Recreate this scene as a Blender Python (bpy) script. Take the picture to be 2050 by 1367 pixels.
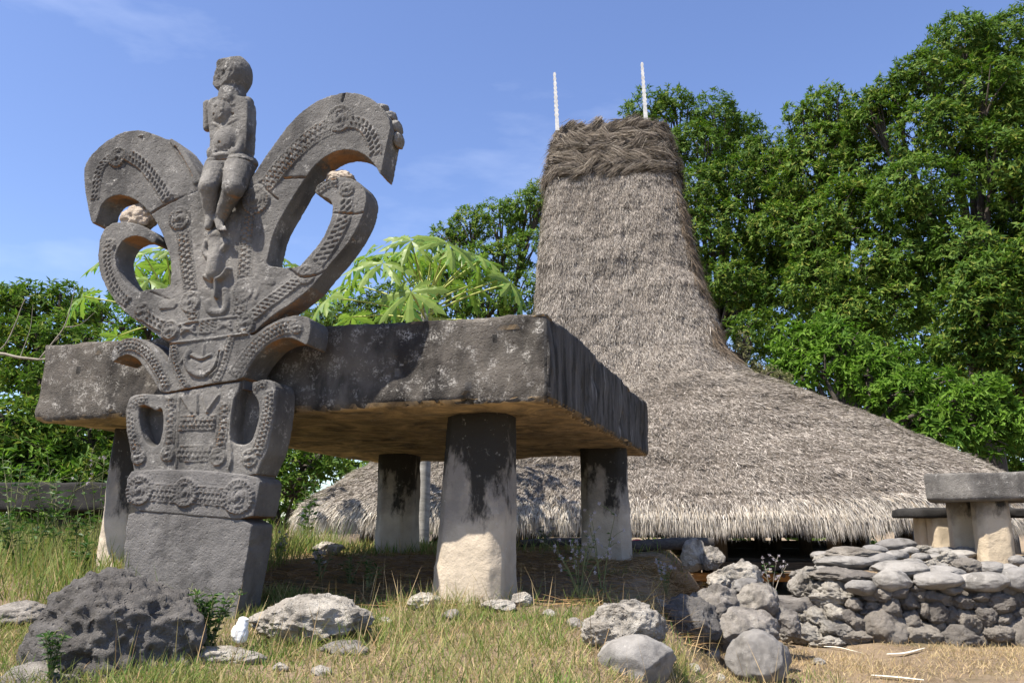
import bpy, bmesh, math, random
import numpy as np
from mathutils import Vector, Matrix

for o in list(bpy.data.objects): bpy.data.objects.remove(o)
SC = bpy.context.scene
COL = SC.collection
RNG = np.random.default_rng(7)
random.seed(7)

# ------------------------------------------------------------------ camera
FPX = 1650.0; CX, CY = 1025.0, 683.5; HORIZON = 1058.0; EYE = 1.35
PITCH = math.atan((HORIZON - CY) / FPX)
SP, CP = math.sin(PITCH), math.cos(PITCH)
cam_d = bpy.data.cameras.new('camera'); cam = bpy.data.objects.new('camera', cam_d); COL.objects.link(cam)
cam_d.sensor_width = 36.0; cam_d.lens = 36.0 * FPX / 2050.0; cam_d.clip_start = 0.05; cam_d.clip_end = 2000
cam.location = (0, 0, EYE); cam.rotation_euler = (math.pi / 2 + PITCH, 0, 0)
SC.camera = cam

# ------------------------------------------------------------------ sky and sun
SUNV = Vector((-0.50, -0.33, 1.0)).normalized()
SUN_EL = math.asin(SUNV.z); SUN_AZ = math.atan2(SUNV.x, SUNV.y)
world = bpy.data.worlds.new('World'); SC.world = world; world.use_nodes = True
wn = world.node_tree.nodes; wl = world.node_tree.links; wn.clear()
w_out = wn.new('ShaderNodeOutputWorld'); w_bg = wn.new('ShaderNodeBackground'); w_bg.inputs[1].default_value = 0.108
w_sky = wn.new('ShaderNodeTexSky'); w_sky.sky_type = 'NISHITA'; w_sky.sun_disc = False
w_sky.sun_elevation = SUN_EL; w_sky.sun_rotation = SUN_AZ; w_sky.altitude = 0
w_sky.air_density = 1.0; w_sky.dust_density = 0.6; w_sky.ozone_density = 3.5
# thin high cirrus, everywhere in the sky
w_tc = wn.new('ShaderNodeTexCoord'); w_mp = wn.new('ShaderNodeMapping'); w_mp.inputs['Scale'].default_value = (1.0, 1.6, 3.4)
w_mp.inputs['Rotation'].default_value = (0.3, 0.5, 0.4); w_mp.inputs['Location'].default_value = (0.35, 0.1, 0.2)
w_no = wn.new('ShaderNodeTexNoise'); w_no.inputs['Scale'].default_value = 1.7; w_no.inputs['Detail'].default_value = 7; w_no.inputs['Roughness'].default_value = 0.55
w_rp = wn.new('ShaderNodeValToRGB'); w_rp.color_ramp.elements[0].position = 0.56; w_rp.color_ramp.elements[0].color = (0, 0, 0, 1)
w_rp.color_ramp.elements[1].position = 0.85; w_rp.color_ramp.elements[1].color = (0.30, 0.30, 0.30, 1)
w_mx = wn.new('ShaderNodeMix'); w_mx.data_type = 'RGBA'; w_mx.inputs[7].default_value = (7.2, 7.6, 8.4, 1)
wl.new(w_tc.outputs['Generated'], w_mp.inputs[0]); wl.new(w_mp.outputs[0], w_no.inputs['Vector']); wl.new(w_no.outputs[0], w_rp.inputs[0])
wl.new(w_rp.outputs[0], w_mx.inputs[0]); w_hs = wn.new('ShaderNodeHueSaturation'); w_hs.inputs['Saturation'].default_value = 1.04; w_hs.inputs['Hue'].default_value = 0.512; wl.new(w_sky.outputs[0], w_hs.inputs['Color']); wl.new(w_hs.outputs[0], w_mx.inputs[6]); wl.new(w_mx.outputs[2], w_bg.inputs[0]); wl.new(w_bg.outputs[0], w_out.inputs[0])
sun_d = bpy.data.lights.new('sun', 'SUN'); sun = bpy.data.objects.new('sun', sun_d); COL.objects.link(sun)
sun_d.energy = 5.0; sun_d.angle = math.radians(0.53); sun_d.color = (1.0, 0.94, 0.85)
sun.rotation_euler = (-SUNV).to_track_quat('-Z', 'Y').to_euler(); sun.location = (-20, -16, 40)
SC.view_settings.view_transform = 'Standard'; SC.view_settings.look = 'None'
SC.view_settings.exposure = 1.1; SC.view_settings.gamma = 1.0; SC.view_settings.use_curve_mapping = False

# ------------------------------------------------------------------ pixel helpers (a pixel gives a direction)
def ray(px, py):
    x = (px - CX) / FPX; u = (CY - py) / FPX
    return np.array([x, CP - u * SP, SP + u * CP])
def at(px, py, d):
    r = ray(px, py); r = r / r[1] * d
    return np.array([r[0], r[1], EYE + r[2]])
def sstep(a, b, x):
    t = np.clip((x - a) / (b - a), 0, 1); return t * t * (3 - 2 * t)

# ------------------------------------------------------------------ noise
def _hash(ix, iy, iz, seed):
    h = (ix * 374761393 + iy * 668265263 + iz * 2147483647 + seed * 1274126177) & 0xffffffff
    h = ((h ^ (h >> 13)) * 1274126177) & 0xffffffff
    h = (h ^ (h >> 16)) & 0xffffffff
    h = (h * 2654435761) & 0xffffffff
    return ((h ^ (h >> 15)) & 0xffffff) / float(0xffffff)
def vnoise(p, seed=0):
    p = np.asarray(p, float); i = np.floor(p).astype(np.int64); f = p - i; f = f * f * (3 - 2 * f)
    out = 0.0
    for dx in (0, 1):
        wx = f[:, 0] if dx else 1 - f[:, 0]
        for dy in (0, 1):
            wy = f[:, 1] if dy else 1 - f[:, 1]
            for dz in (0, 1):
                wz = f[:, 2] if dz else 1 - f[:, 2]
                out = out + wx * wy * wz * _hash(i[:, 0] + dx, i[:, 1] + dy, i[:, 2] + dz, seed)
    return out * 2 - 1
def fbm(p, scale=1.0, octaves=4, seed=0, rough=0.5):
    p = np.asarray(p, float) * scale; a = 1.0; s = 0.0; n = 0.0
    for k in range(octaves):
        s = s + a * vnoise(p + 17.3 * k, seed + k); n += a; a *= rough; p = p * 2.03
    return s / n
def fbm2(x, y, scale=1.0, octaves=4, seed=0, rough=0.5):
    sh = np.shape(x); p = np.stack([np.ravel(x), np.ravel(y), np.zeros(np.size(x))], 1)
    return fbm(p, scale, octaves, seed, rough).reshape(sh)

# ------------------------------------------------------------------ object helpers
def tag(o, label=None, cat=None, group=None, kind=None):
    if label: o['label'] = label
    if cat: o['category'] = cat
    if group: o['group'] = group
    if kind: o['kind'] = kind
    return o
def empty(name, loc=(0, 0, 0), rz=0.0):
    o = bpy.data.objects.new(name, None); COL.objects.link(o); o.location = loc; o.rotation_euler = (0, 0, rz)
    o.empty_display_size = 0.2
    return o
def link(name, me, m=None, parent=None, loc=None, smooth=True):
    o = bpy.data.objects.new(name, me); COL.objects.link(o)
    if m is not None and len(me.materials) == 0: me.materials.append(m)
    if parent is not None: o.parent = parent
    if loc is not None: o.location = loc
    return o
def np_mesh(name, v, faces, smooth=True):
    """faces: list of int arrays (each (n,3) or (n,4))"""
    me = bpy.data.meshes.new(name); v = np.asarray(v, np.float32)
    faces = [np.asarray(f, np.int32) for f in faces if len(f)]
    me.vertices.add(len(v)); me.vertices.foreach_set('co', v.ravel())
    nl = sum(f.size for f in faces); npoly = sum(len(f) for f in faces)
    me.loops.add(nl); me.loops.foreach_set('vertex_index', np.concatenate([f.ravel() for f in faces]))
    me.polygons.add(npoly)
    tot = np.concatenate([np.full(len(f), f.shape[1], np.int32) for f in faces])
    st = np.concatenate([[0], np.cumsum(tot)[:-1]]).astype(np.int32)
    me.polygons.foreach_set('loop_start', st); me.polygons.foreach_set('loop_total', tot)
    me.polygons.foreach_set('use_smooth', np.full(npoly, smooth))
    me.update(calc_edges=True); me.validate()
    return me
def co_of(me):
    a = np.empty(len(me.vertices) * 3, np.float32); me.vertices.foreach_get('co', a); return a.reshape(-1, 3).astype(float)
def no_of(me):
    a = np.empty(len(me.vertices) * 3, np.float32); me.vertices.foreach_get('normal', a); return a.reshape(-1, 3).astype(float)
def set_co(me, v):
    me.vertices.foreach_set('co', np.asarray(v, np.float32).ravel()); me.update()
def bm_mesh(name, bm, smooth=False):
    me = bpy.data.meshes.new(name); bm.to_mesh(me); bm.free()
    if smooth: me.polygons.foreach_set('use_smooth', np.full(len(me.polygons), True))
    return me
def remeshed(bm, name, voxel, smooth_it=2):
    me = bm_mesh(name + '_raw', bm); o = bpy.data.objects.new('tmp', me); COL.objects.link(o)
    r = o.modifiers.new('r', 'REMESH'); r.mode = 'VOXEL'; r.voxel_size = voxel; r.use_smooth_shade = True
    if smooth_it:
        s = o.modifiers.new('s', 'SMOOTH'); s.factor = 0.5; s.iterations = smooth_it
    dg = bpy.context.evaluated_depsgraph_get(); dg.update()
    out = bpy.data.meshes.new_from_object(o.evaluated_get(dg)); out.name = name
    bpy.data.objects.remove(o); bpy.data.meshes.remove(me)
    return out
def prism(bm, pts, y0, y1):
    """pts (u,v) outline in the x-z plane, from y0 to y1"""
    a = [bm.verts.new((p[0], y0, p[1])) for p in pts]; b = [bm.verts.new((p[0], y1, p[1])) for p in pts]
    n = len(pts)
    f0 = bm.faces.new(a); f1 = bm.faces.new(list(reversed(b)))
    for i in range(n):
        j = (i + 1) % n; bm.faces.new((a[j], a[i], b[i], b[j]))
    f0.normal_update(); f1.normal_update(); bmesh.ops.triangulate(bm, faces=[f0, f1], ngon_method='EAR_CLIP'); bmesh.ops.recalc_face_normals(bm, faces=bm.faces[:])
def capsule(bm, p0, p1, r0, r1, sx=1.0):
    p0 = Vector(p0); p1 = Vector(p1)
    for p, r in ((p0, r0), (p1, r1)):
        bmesh.ops.create_uvsphere(bm, u_segments=16, v_segments=10, radius=r, matrix=Matrix.Translation(p))
    d = p1 - p0
    if d.length > 1e-5:
        m = Matrix.Translation((p0 + p1) / 2) @ d.to_track_quat('Z', 'Y').to_matrix().to_4x4()
        bmesh.ops.create_cone(bm, cap_ends=True, segments=16, radius1=r0, radius2=r1, depth=d.length, matrix=m)
def ellipsoid(bm, c, r):
    bmesh.ops.create_uvsphere(bm, u_segments=20, v_segments=14, radius=1, matrix=Matrix.Translation(c) @ Matrix.Diagonal((r[0], r[1], r[2], 1)))
def box(bm, c, s, rot=None):
    m = Matrix.Translation(c) @ (rot.to_4x4() if rot is not None else Matrix.Identity(4)) @ Matrix.Diagonal((s[0], s[1], s[2], 1))
    bmesh.ops.create_cube(bm, size=1, matrix=m)
def tube(pts, radii, seg=8):
    """numpy tube along a polyline -> verts, quads"""
    pts = np.asarray(pts, float); n = len(pts); V = []; F = []
    t = np.gradient(pts, axis=0); t /= np.linalg.norm(t, axis=1)[:, None] + 1e-9
    up = np.array([0.31, 0.87, 0.2]);
    for i in range(n):
        a = np.cross(t[i], up); a /= np.linalg.norm(a) + 1e-9; b = np.cross(t[i], a)
        for k in range(seg):
            w = 2 * math.pi * k / seg; V.append(pts[i] + radii[i] * (math.cos(w) * a + math.sin(w) * b))
    for i in range(n - 1):
        for k in range(seg):
            k2 = (k + 1) % seg; F.append((i * seg + k, i * seg + k2, (i + 1) * seg + k2, (i + 1) * seg + k))
    return np.array(V), np.array(F)
def join_vf(parts):
    V = []; F = []; n = 0
    for v, f in parts:
        V.append(v); F.append(np.asarray(f) + n); n += len(v)
    return np.concatenate(V), np.concatenate(F)
def ribbons(root, d, side, length, width, droop=0.0, segs=2):
    """n strips: root (n,3), direction d (n,3), side (n,3). droop bends tips down. -> verts, [quads, tris]"""
    n = len(root); L = length[:, None]; Wd = width[:, None] * 0.5
    dn = np.zeros((n, 3)); dn[:, 2] = -1
    dr = droop if np.ndim(droop) else np.full(n, droop)
    m = root + d * L * 0.55 + dn * (L * dr[:, None] * 0.22)
    t = root + d * L + dn * (L * dr[:, None])
    V = np.stack([root - side * Wd, root + side * Wd, m - side * Wd * 0.8, m + side * Wd * 0.8, t], 1).reshape(-1, 3)
    b = (np.arange(n) * 5)[:, None]
    return V, [b + np.array([[0, 1, 3, 2]]), b + np.array([[2, 3, 4]])]
def spikes(root, d, side, length, width):
    n = len(root); V = np.stack([root - side * width[:, None] * 0.5, root + side * width[:, None] * 0.5, root + d * length[:, None]], 1).reshape(-1, 3)
    return V, [(np.arange(n) * 3)[:, None] + np.array([[0, 1, 2]])]
def unit(v): return v / (np.linalg.norm(v, axis=-1, keepdims=True) + 1e-9)

# ------------------------------------------------------------------ materials
class NB:
    def __init__(s, name, rough=0.9, spec=0.25):
        s.m = bpy.data.materials.new(name); s.m.use_nodes = True; s.n = s.m.node_tree.nodes; s.l = s.m.node_tree.links
        s.b = s.n['Principled BSDF']; s.b.inputs['Roughness'].default_value = rough; s.b.inputs['Specular IOR Level'].default_value = spec
        s.tc = s.n.new('ShaderNodeTexCoord'); s.geo = s.n.new('ShaderNodeNewGeometry')
    def vec(s, scale=(1, 1, 1), loc=(0, 0, 0), src='Object'):
        m = s.n.new('ShaderNodeMapping'); m.inputs['Scale'].default_value = scale; m.inputs['Location'].default_value = loc
        s.l.new(s.geo.outputs['Position'] if src == 'World' else s.tc.outputs[src], m.inputs[0]); return m.outputs[0]
    def noise(s, scale, detail=5, rough=0.55, vec=None, dist=0.0):
        t = s.n.new('ShaderNodeTexNoise'); t.inputs['Scale'].default_value = scale; t.inputs['Detail'].default_value = detail
        t.inputs['Roughness'].default_value = rough; t.inputs['Distortion'].default_value = dist
        s.l.new(vec if vec is not None else s.tc.outputs['Object'], t.inputs['Vector']); return t.outputs[0]
    def voro(s, scale, vec=None):
        t = s.n.new('ShaderNodeTexVoronoi'); t.inputs['Scale'].default_value = scale
        s.l.new(vec if vec is not None else s.tc.outputs['Object'], t.inputs['Vector']); return t.outputs[0]
    def ramp(s, f, stops):
        r = s.n.new('ShaderNodeValToRGB'); e = r.color_ramp.elements
        while len(e) < len(stops): e.new(0.5)
        for i, (p, c) in enumerate(stops):
            e[i].position = p; e[i].color = (c, c, c, 1) if not hasattr(c, '__len__') else (*c, 1)
        s.l.new(f, r.inputs[0]); return r.outputs[0]
    def mix(s, f, a, b, mode='MIX'):
        m = s.n.new('ShaderNodeMix'); m.data_type = 'RGBA'; m.blend_type = mode
        for v, k in ((f, 0), (a, 6), (b, 7)):
            if hasattr(v, 'is_linked') or hasattr(v, 'links'): s.l.new(v, m.inputs[k])
            elif hasattr(v, '__len__'): m.inputs[k].default_value = (*v, 1)
            else: m.inputs[k].default_value = v
        return m.outputs[2]
    def math(s, op, a, b=0.0, clamp=False):
        m = s.n.new('ShaderNodeMath'); m.operation = op; m.use_clamp = clamp
        for v, k in ((a, 0), (b, 1)):
            if hasattr(v, 'links'): s.l.new(v, m.inputs[k])
            else: m.inputs[k].default_value = v
        return m.outputs[0]
    def sep(s, sock):
        x = s.n.new('ShaderNodeSeparateXYZ'); s.l.new(sock, x.inputs[0]); return x.outputs
    def bump(s, h, strength=0.5, dist=0.01):
        b = s.n.new('ShaderNodeBump'); b.inputs['Strength'].default_value = strength; b.inputs['Distance'].default_value = dist
        s.l.new(h, b.inputs['Height']); s.l.new(b.outputs[0], s.b.inputs['Normal'])
    def color(s, c):
        if hasattr(c, 'links'): s.l.new(c, s.b.inputs['Base Color'])
        else: s.b.inputs['Base Color'].default_value = (*c, 1)
        return s.m

def stone(name, dark, light, lichen=(0.42, 0.40, 0.36), lich=0.62, scale=1.0, under=None, stain=None, stain_amt=0.5, bump=0.6, bdist=0.008, pits=0.0, src='Object', pale=None, vary=0.0, under_lo=0.35):
    k = NB(name, 0.93, 0.18); v = k.vec((scale,) * 3, src=src)
    c = k.mix(k.ramp(k.noise(2.2, 8, 0.62, v), [(0.32, 0.0), (0.7, 1.0)]), dark, light)
    c = k.mix(k.ramp(k.noise(24, 6, 0.7, v), [(0.3, 0.0), (0.75, 1.0)]), c, k.mix(0.35, c, light))
    if pale is not None:
        c = k.mix(k.math('MULTIPLY', k.ramp(k.noise(1.1, 6, 0.6, k.vec((scale,) * 3, (4, 2, 7), src)), [(0.5, 0.0), (0.66, 1.0)]), 0.8), c, pale)
    if stain is not None:
        vs = k.vec((scale * 1.6, scale * 1.6, scale * 0.55), (3, 5, 1), src)
        c = k.mix(k.math('MULTIPLY', k.ramp(k.noise(1.6, 7, 0.62, vs), [(0.5, 0.0), (0.62, 1.0)]), stain_amt), c, stain)
    lm = k.math('MULTIPLY', k.ramp(k.noise(9, 8, 0.75, v), [(lich - 0.03, 0.0), (lich + 0.09, 1.0)]), k.ramp(k.noise(70, 3, 0.6, v), [(0.42, 0.0), (0.6, 1.0)]))
    c = k.mix(lm, c, lichen)
    if under is not None:
        nz = k.sep(k.geo.outputs['True Normal'])[2]
        um = k.math('MULTIPLY', k.ramp(k.math('MULTIPLY', nz, -1.0), [(under_lo, 0.0), (min(under_lo + 0.3, 0.95), 1.0)]), k.ramp(k.noise(3.1, 6, 0.6, v, 1.2), [(0.36, 0.25), (0.6, 1.0)]))
        c = k.mix(um, c, k.mix(k.ramp(k.noise(5, 6, 0.65, v, 0.8), [(0.35, 0), (0.65, 1)]), under, tuple(x * 0.55 for x in under)))
    if vary:
        oi = k.n.new('ShaderNodeObjectInfo'); c = k.mix(1.0, c, k.ramp(oi.outputs['Random'], [(0.0, (1 - vary, 1 - vary, 1 - vary * 0.95)), (1.0, (1 + vary, 1 + vary * 0.95, 1 + vary * 0.82))]), 'MULTIPLY')
    h = k.math('ADD', k.noise(14, 9, 0.78, v), k.math('MULTIPLY', k.noise(70, 5, 0.7, v), 0.6))
    if pits: h = k.math('ADD', h, k.math('MULTIPLY', k.ramp(k.voro(28, v), [(0.0, 0.0), (0.28, 1.0)]), pits))
    k.bump(h, bump, bdist)
    return k.color(c)

M = {}
M['monument'] = stone('monument_stone', (0.062, 0.059, 0.056), (0.180, 0.171, 0.158), (0.44, 0.42, 0.385), 0.575, 1.0, under=(0.42, 0.215, 0.095), stain=(0.038, 0.036, 0.035), stain_amt=0.6, bump=1.0, bdist=0.014, pits=0.35, under_lo=0.72, pale=(0.225, 0.210, 0.188))
M['plinth'] = stone('plinth_stone', (0.095, 0.089, 0.085), (0.205, 0.194, 0.182), (0.25, 0.24, 0.22), 0.67, 1.0, under=(0.3, 0.16, 0.08), stain=(0.05, 0.047, 0.045), stain_amt=0.5, bump=1.0, bdist=0.018, pits=0.35, under_lo=0.72)
M['wedge'] = stone('wedge_stone', (0.30, 0.23, 0.17), (0.52, 0.44, 0.35), (0.5, 0.45, 0.4), 0.6, 1.5, bump=1.0, bdist=0.02, pits=0.4)
M['capstone'] = stone('capstone_stone', (0.034, 0.031, 0.027), (0.150, 0.132, 0.112), (0.40, 0.375, 0.335), 0.54, 1.0, under=(0.70, 0.50, 0.28), stain=(0.020, 0.018, 0.017), stain_amt=0.8, bump=1.0, bdist=0.022, pits=0.3, pale=(0.185, 0.165, 0.14))
M['rock_dark'] = stone('dark_lava_rock', (0.075, 0.068, 0.062), (0.185, 0.172, 0.158), (0.36, 0.34, 0.31), 0.6, 1.2, bump=1.0, bdist=0.035, pits=0.7)
M['rock_pale'] = stone('pale_coral_rock', (0.30, 0.26, 0.215), (0.58, 0.535, 0.46), (0.55, 0.52, 0.46), 0.55, 1.6, bump=1.0, bdist=0.03, pits=0.6, vary=0.15, stain=(0.09, 0.082, 0.072), stain_amt=0.7)
M['rock_grey'] = stone('grey_rock', (0.16, 0.144, 0.126), (0.37, 0.335, 0.295), (0.45, 0.42, 0.37), 0.56, 1.6, bump=1.0, bdist=0.03, pits=0.5, vary=0.18, stain=(0.075, 0.068, 0.06), stain_amt=0.7, pale=(0.36, 0.33, 0.29))
M['cobble'] = stone('smooth_river_cobble', (0.14, 0.131, 0.120), (0.275, 0.26, 0.24), (0.42, 0.40, 0.36), 0.62, 2.2, bump=0.7, bdist=0.012, src='World', vary=0.25, stain=(0.075, 0.07, 0.063), stain_amt=0.6)
M['lump'] = stone('rough_wall_lump', (0.12, 0.107, 0.093), (0.30, 0.27, 0.235), (0.38, 0.35, 0.30), 0.58, 2.2, bump=1.0, bdist=0.035, pits=0.7, src='World', vary=0.3)
M['mortar'] = stone('pale_wall_rubble', (0.22, 0.20, 0.172), (0.42, 0.39, 0.34), (0.5, 0.47, 0.42), 0.57, 2.2, bump=1.0, bdist=0.03, pits=0.5, src='World', vary=0.2, stain=(0.11, 0.10, 0.088), stain_amt=0.7)
M['bench_stone'] = stone('bench_stone', (0.016, 0.015, 0.014), (0.045, 0.042, 0.039), (0.25, 0.24, 0.22), 0.68, 1.2, bump=0.7, bdist=0.01)
M['table_stone'] = stone('table_stone', (0.10, 0.093, 0.084), (0.215, 0.200, 0.180), (0.42, 0.40, 0.36), 0.58, 1.4, bump=1.0, bdist=0.02, pits=0.3, stain=(0.06, 0.055, 0.05), stain_amt=0.6)

def end_mat():  # dark stone with paler vertical streaks, for the capstone's right end face only
    k = NB('capstone_streaked_end', 0.92, 0.15); v = k.vec((3.2, 3.2, 0.5)); c = k.mix(k.ramp(k.noise(3.0, 7, 0.62, v), [(0.36, 0), (0.70, 1)]), (0.026, 0.024, 0.021), (0.135, 0.126, 0.116))
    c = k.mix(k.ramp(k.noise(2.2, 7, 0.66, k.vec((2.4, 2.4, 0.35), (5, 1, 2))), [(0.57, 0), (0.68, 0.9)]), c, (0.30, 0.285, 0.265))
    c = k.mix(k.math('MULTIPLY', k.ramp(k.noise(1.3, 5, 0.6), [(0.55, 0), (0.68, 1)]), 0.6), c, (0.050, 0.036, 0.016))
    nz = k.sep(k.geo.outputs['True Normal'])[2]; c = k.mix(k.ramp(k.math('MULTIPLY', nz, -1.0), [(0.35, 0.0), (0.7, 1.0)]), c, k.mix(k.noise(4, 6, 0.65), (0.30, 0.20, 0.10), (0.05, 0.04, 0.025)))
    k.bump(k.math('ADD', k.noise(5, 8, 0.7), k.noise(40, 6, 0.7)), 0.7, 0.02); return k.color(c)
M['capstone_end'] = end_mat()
def pillar_mat(name, z_lo, z_hi, tan=(0.46, 0.385, 0.29), grey=(0.255, 0.222, 0.185)):
    k = NB(name, 0.93, 0.15); P = k.sep(k.tc.outputs['Object'])
    c = k.mix(k.ramp(k.noise(3, 8, 0.65), [(0.35, 0), (0.68, 1)]), tan, tuple(x * 0.72 for x in tan))
    # weathering: grey film higher up, black algae running down from the top
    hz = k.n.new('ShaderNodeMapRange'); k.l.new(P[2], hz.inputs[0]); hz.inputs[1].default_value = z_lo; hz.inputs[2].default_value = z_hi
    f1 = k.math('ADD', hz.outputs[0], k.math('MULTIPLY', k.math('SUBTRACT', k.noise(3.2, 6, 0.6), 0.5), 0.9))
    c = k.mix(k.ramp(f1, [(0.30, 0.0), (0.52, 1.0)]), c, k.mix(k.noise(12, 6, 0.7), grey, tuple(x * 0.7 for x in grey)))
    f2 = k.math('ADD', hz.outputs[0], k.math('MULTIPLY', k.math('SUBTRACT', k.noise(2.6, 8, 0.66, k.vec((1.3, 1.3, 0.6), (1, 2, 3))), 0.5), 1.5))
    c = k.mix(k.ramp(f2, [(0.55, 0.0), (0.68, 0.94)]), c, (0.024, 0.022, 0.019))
    c = k.mix(k.math('MULTIPLY', k.ramp(k.noise(16, 7, 0.7), [(0.62, 0), (0.72, 1)]), 0.6), c, (0.5, 0.46, 0.4))
    k.bump(k.noise(11, 9, 0.72), 0.9, 0.02); return k.color(c)
M['pillar'] = pillar_mat('pillar_stone', 0.0, 1.5, (0.50, 0.42, 0.32), (0.29, 0.255, 0.215))
M['pillar_back'] = pillar_mat('pillar_stone_back', -0.1, 1.55, (0.46, 0.395, 0.31), (0.27, 0.24, 0.20))

def simple(name, c1, c2, scale=8, rough=0.8, stretch=(1, 1, 1), bump=0.3, bd=0.005, spec=0.3):
    k = NB(name, rough, spec); v = k.vec(stretch); n = k.noise(scale, 7, 0.6, v)
    k.bump(n, bump, bd); return k.color(k.mix(k.ramp(n, [(0.3, 0), (0.7, 1)]), c1, c2))
M['wood'] = simple('weathered_wood', (0.035, 0.026, 0.019), (0.10, 0.075, 0.052), 9, 0.85, (6, 6, 0.8))
M['wood_h'] = simple('weathered_plank', (0.030, 0.026, 0.022), (0.095, 0.082, 0.068), 9, 0.85, (0.8, 6, 6))
M['ochre_wood'] = simple('ochre_painted_wood', (0.20, 0.085, 0.016), (0.34, 0.15, 0.028), 7, 0.7, (0.8, 5, 5))
M['white_paint'] = simple('white_finial', (0.40, 0.39, 0.37), (0.66, 0.65, 0.62), 12, 0.7)
M['bark'] = simple('dark_bark', (0.030, 0.024, 0.018), (0.085, 0.070, 0.055), 6, 0.9, (3, 3, 0.7), 0.9, 0.03)
M['twig'] = simple('pale_twig', (0.17, 0.145, 0.11), (0.34, 0.30, 0.24), 8, 0.85)
M['papaya_trunk'] = simple('papaya_trunk', (0.20, 0.19, 0.17), (0.42, 0.40, 0.36), 5, 0.85, (1, 1, 3.5), 0.6, 0.01)
M['red'] = simple('red_plastic', (0.50, 0.012, 0.035), (0.62, 0.02, 0.05), 5, 0.35, spec=0.5, bump=0.05)
M['white_bag'] = simple('white_plastic_bag', (0.66, 0.66, 0.66), (0.82, 0.82, 0.81), 14, 0.4, bump=0.6, bd=0.01, spec=0.5)
M['strip'] = simple('pale_palm_strip', (0.62, 0.56, 0.44), (0.80, 0.76, 0.64), 10, 0.7)
M['stem'] = simple('weed_stem', (0.10, 0.12, 0.045), (0.20, 0.20, 0.09), 10, 0.8)
M['flower'] = simple('faded_flower_head', (0.30, 0.27, 0.30), (0.50, 0.46, 0.47), 30, 0.9)

def leafmat(name, cols, trans=0.35, gloss=0.32, rough=0.42, big=None):
    k = NB(name, rough, gloss); r = k.geo.outputs['Random Per Island']
    n = len(cols); c = k.ramp(r, [(i / (n - 1), col) for i, col in enumerate(cols)])
    if big is not None:
        c = k.mix(k.ramp(k.noise(big[0], 3, 0.5, k.vec((1, 1, 1), (0, 0, 0), 'World')), [(0.38, 0), (0.64, 1)]), c, k.mix(big[2], c, big[1]))
    out = k.n['Material Output']; tr = k.n.new('ShaderNodeBsdfTranslucent'); ms = k.n.new('ShaderNodeMixShader'); ms.inputs[0].default_value = trans
    k.color(c); k.l.new(k.mix(0.5, c, k.mix(1.0, c, (0.9, 1.3, 0.25), 'MULTIPLY')), tr.inputs[0])
    k.l.new(k.b.outputs[0], ms.inputs[1]); k.l.new(tr.outputs[0], ms.inputs[2]); k.l.new(ms.outputs[0], out.inputs['Surface'])
    return k.m
M['leaf_dark'] = leafmat('broadleaf_dark', [(0.026, 0.062, 0.010), (0.046, 0.098, 0.014), (0.075, 0.138, 0.019), (0.120, 0.185, 0.027), (0.20, 0.20, 0.035)], 0.32, 0.12, 0.6, (0.35, (0.085, 0.150, 0.022), 0.55))
M['leaf_mid'] = leafmat('broadleaf_mid', [(0.034, 0.076, 0.012), (0.062, 0.122, 0.017), (0.105, 0.178, 0.025), (0.150, 0.220, 0.034), (0.24, 0.23, 0.045)], 0.34, 0.12, 0.6, (0.4, (0.100, 0.175, 0.028), 0.5))
M['leaf_bright'] = leafmat('broadleaf_bright', [(0.045, 0.105, 0.014), (0.075, 0.155, 0.020), (0.115, 0.205, 0.028), (0.165, 0.25, 0.04)], 0.38, 0.12, 0.6, (0.6, (0.16, 0.27, 0.035), 0.5))
M['leaf_papaya'] = leafmat('papaya_leaf', [(0.068, 0.155, 0.026), (0.100, 0.200, 0.034), (0.140, 0.240, 0.046), (0.20, 0.265, 0.055)], 0.42, 0.3, 0.42)
M['petiole'] = simple('papaya_petiole', (0.30, 0.34, 0.08), (0.42, 0.43, 0.13), 6, 0.6)
M['leaf_weed'] = leafmat('weed_leaf', [(0.030, 0.075, 0.018), (0.055, 0.115, 0.028), (0.085, 0.145, 0.035)], 0.3, 0.3, 0.5)
M['leaf_dry'] = leafmat('dusty_shrub_leaf', [(0.13, 0.14, 0.065), (0.20, 0.195, 0.095), (0.27, 0.25, 0.13)], 0.3, 0.2, 0.6)
M['grass'] = leafmat('grass_blades', [(0.070, 0.145, 0.026), (0.115, 0.195, 0.036), (0.175, 0.235, 0.055), (0.32, 0.30, 0.13), (0.38, 0.24, 0.125)], 0.35, 0.15, 0.65, (1.9, (0.36, 0.30, 0.14), 0.38))
M['grass_dry'] = leafmat('dry_grass_blades', [(0.28, 0.185, 0.095), (0.42, 0.30, 0.165), (0.54, 0.41, 0.24), (0.33, 0.27, 0.12)], 0.25, 0.15, 0.7)
M['straw'] = leafmat('straw', [(0.16, 0.095, 0.045), (0.30, 0.185, 0.085), (0.42, 0.28, 0.135)], 0.15, 0.15, 0.7)
M['thatch'] = leafmat('thatch_strands', [(0.095, 0.080, 0.067), (0.215, 0.186, 0.158), (0.345, 0.305, 0.264), (0.54, 0.485, 0.425)], 0.1, 0.08, 0.9, (0.9, (0.16, 0.134, 0.11), 0.35))
M['thatch_pale'] = leafmat('thatch_bleached_ends', [(0.28, 0.245, 0.21), (0.46, 0.415, 0.36), (0.64, 0.585, 0.515), (0.34, 0.27, 0.19)], 0.12, 0.12, 0.8)
M['thatch_braid'] = leafmat('thatch_braid_strands', [(0.055, 0.043, 0.033), (0.110, 0.088, 0.068), (0.185, 0.152, 0.118), (0.30, 0.26, 0.21)], 0.08, 0.12, 0.8)

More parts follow.
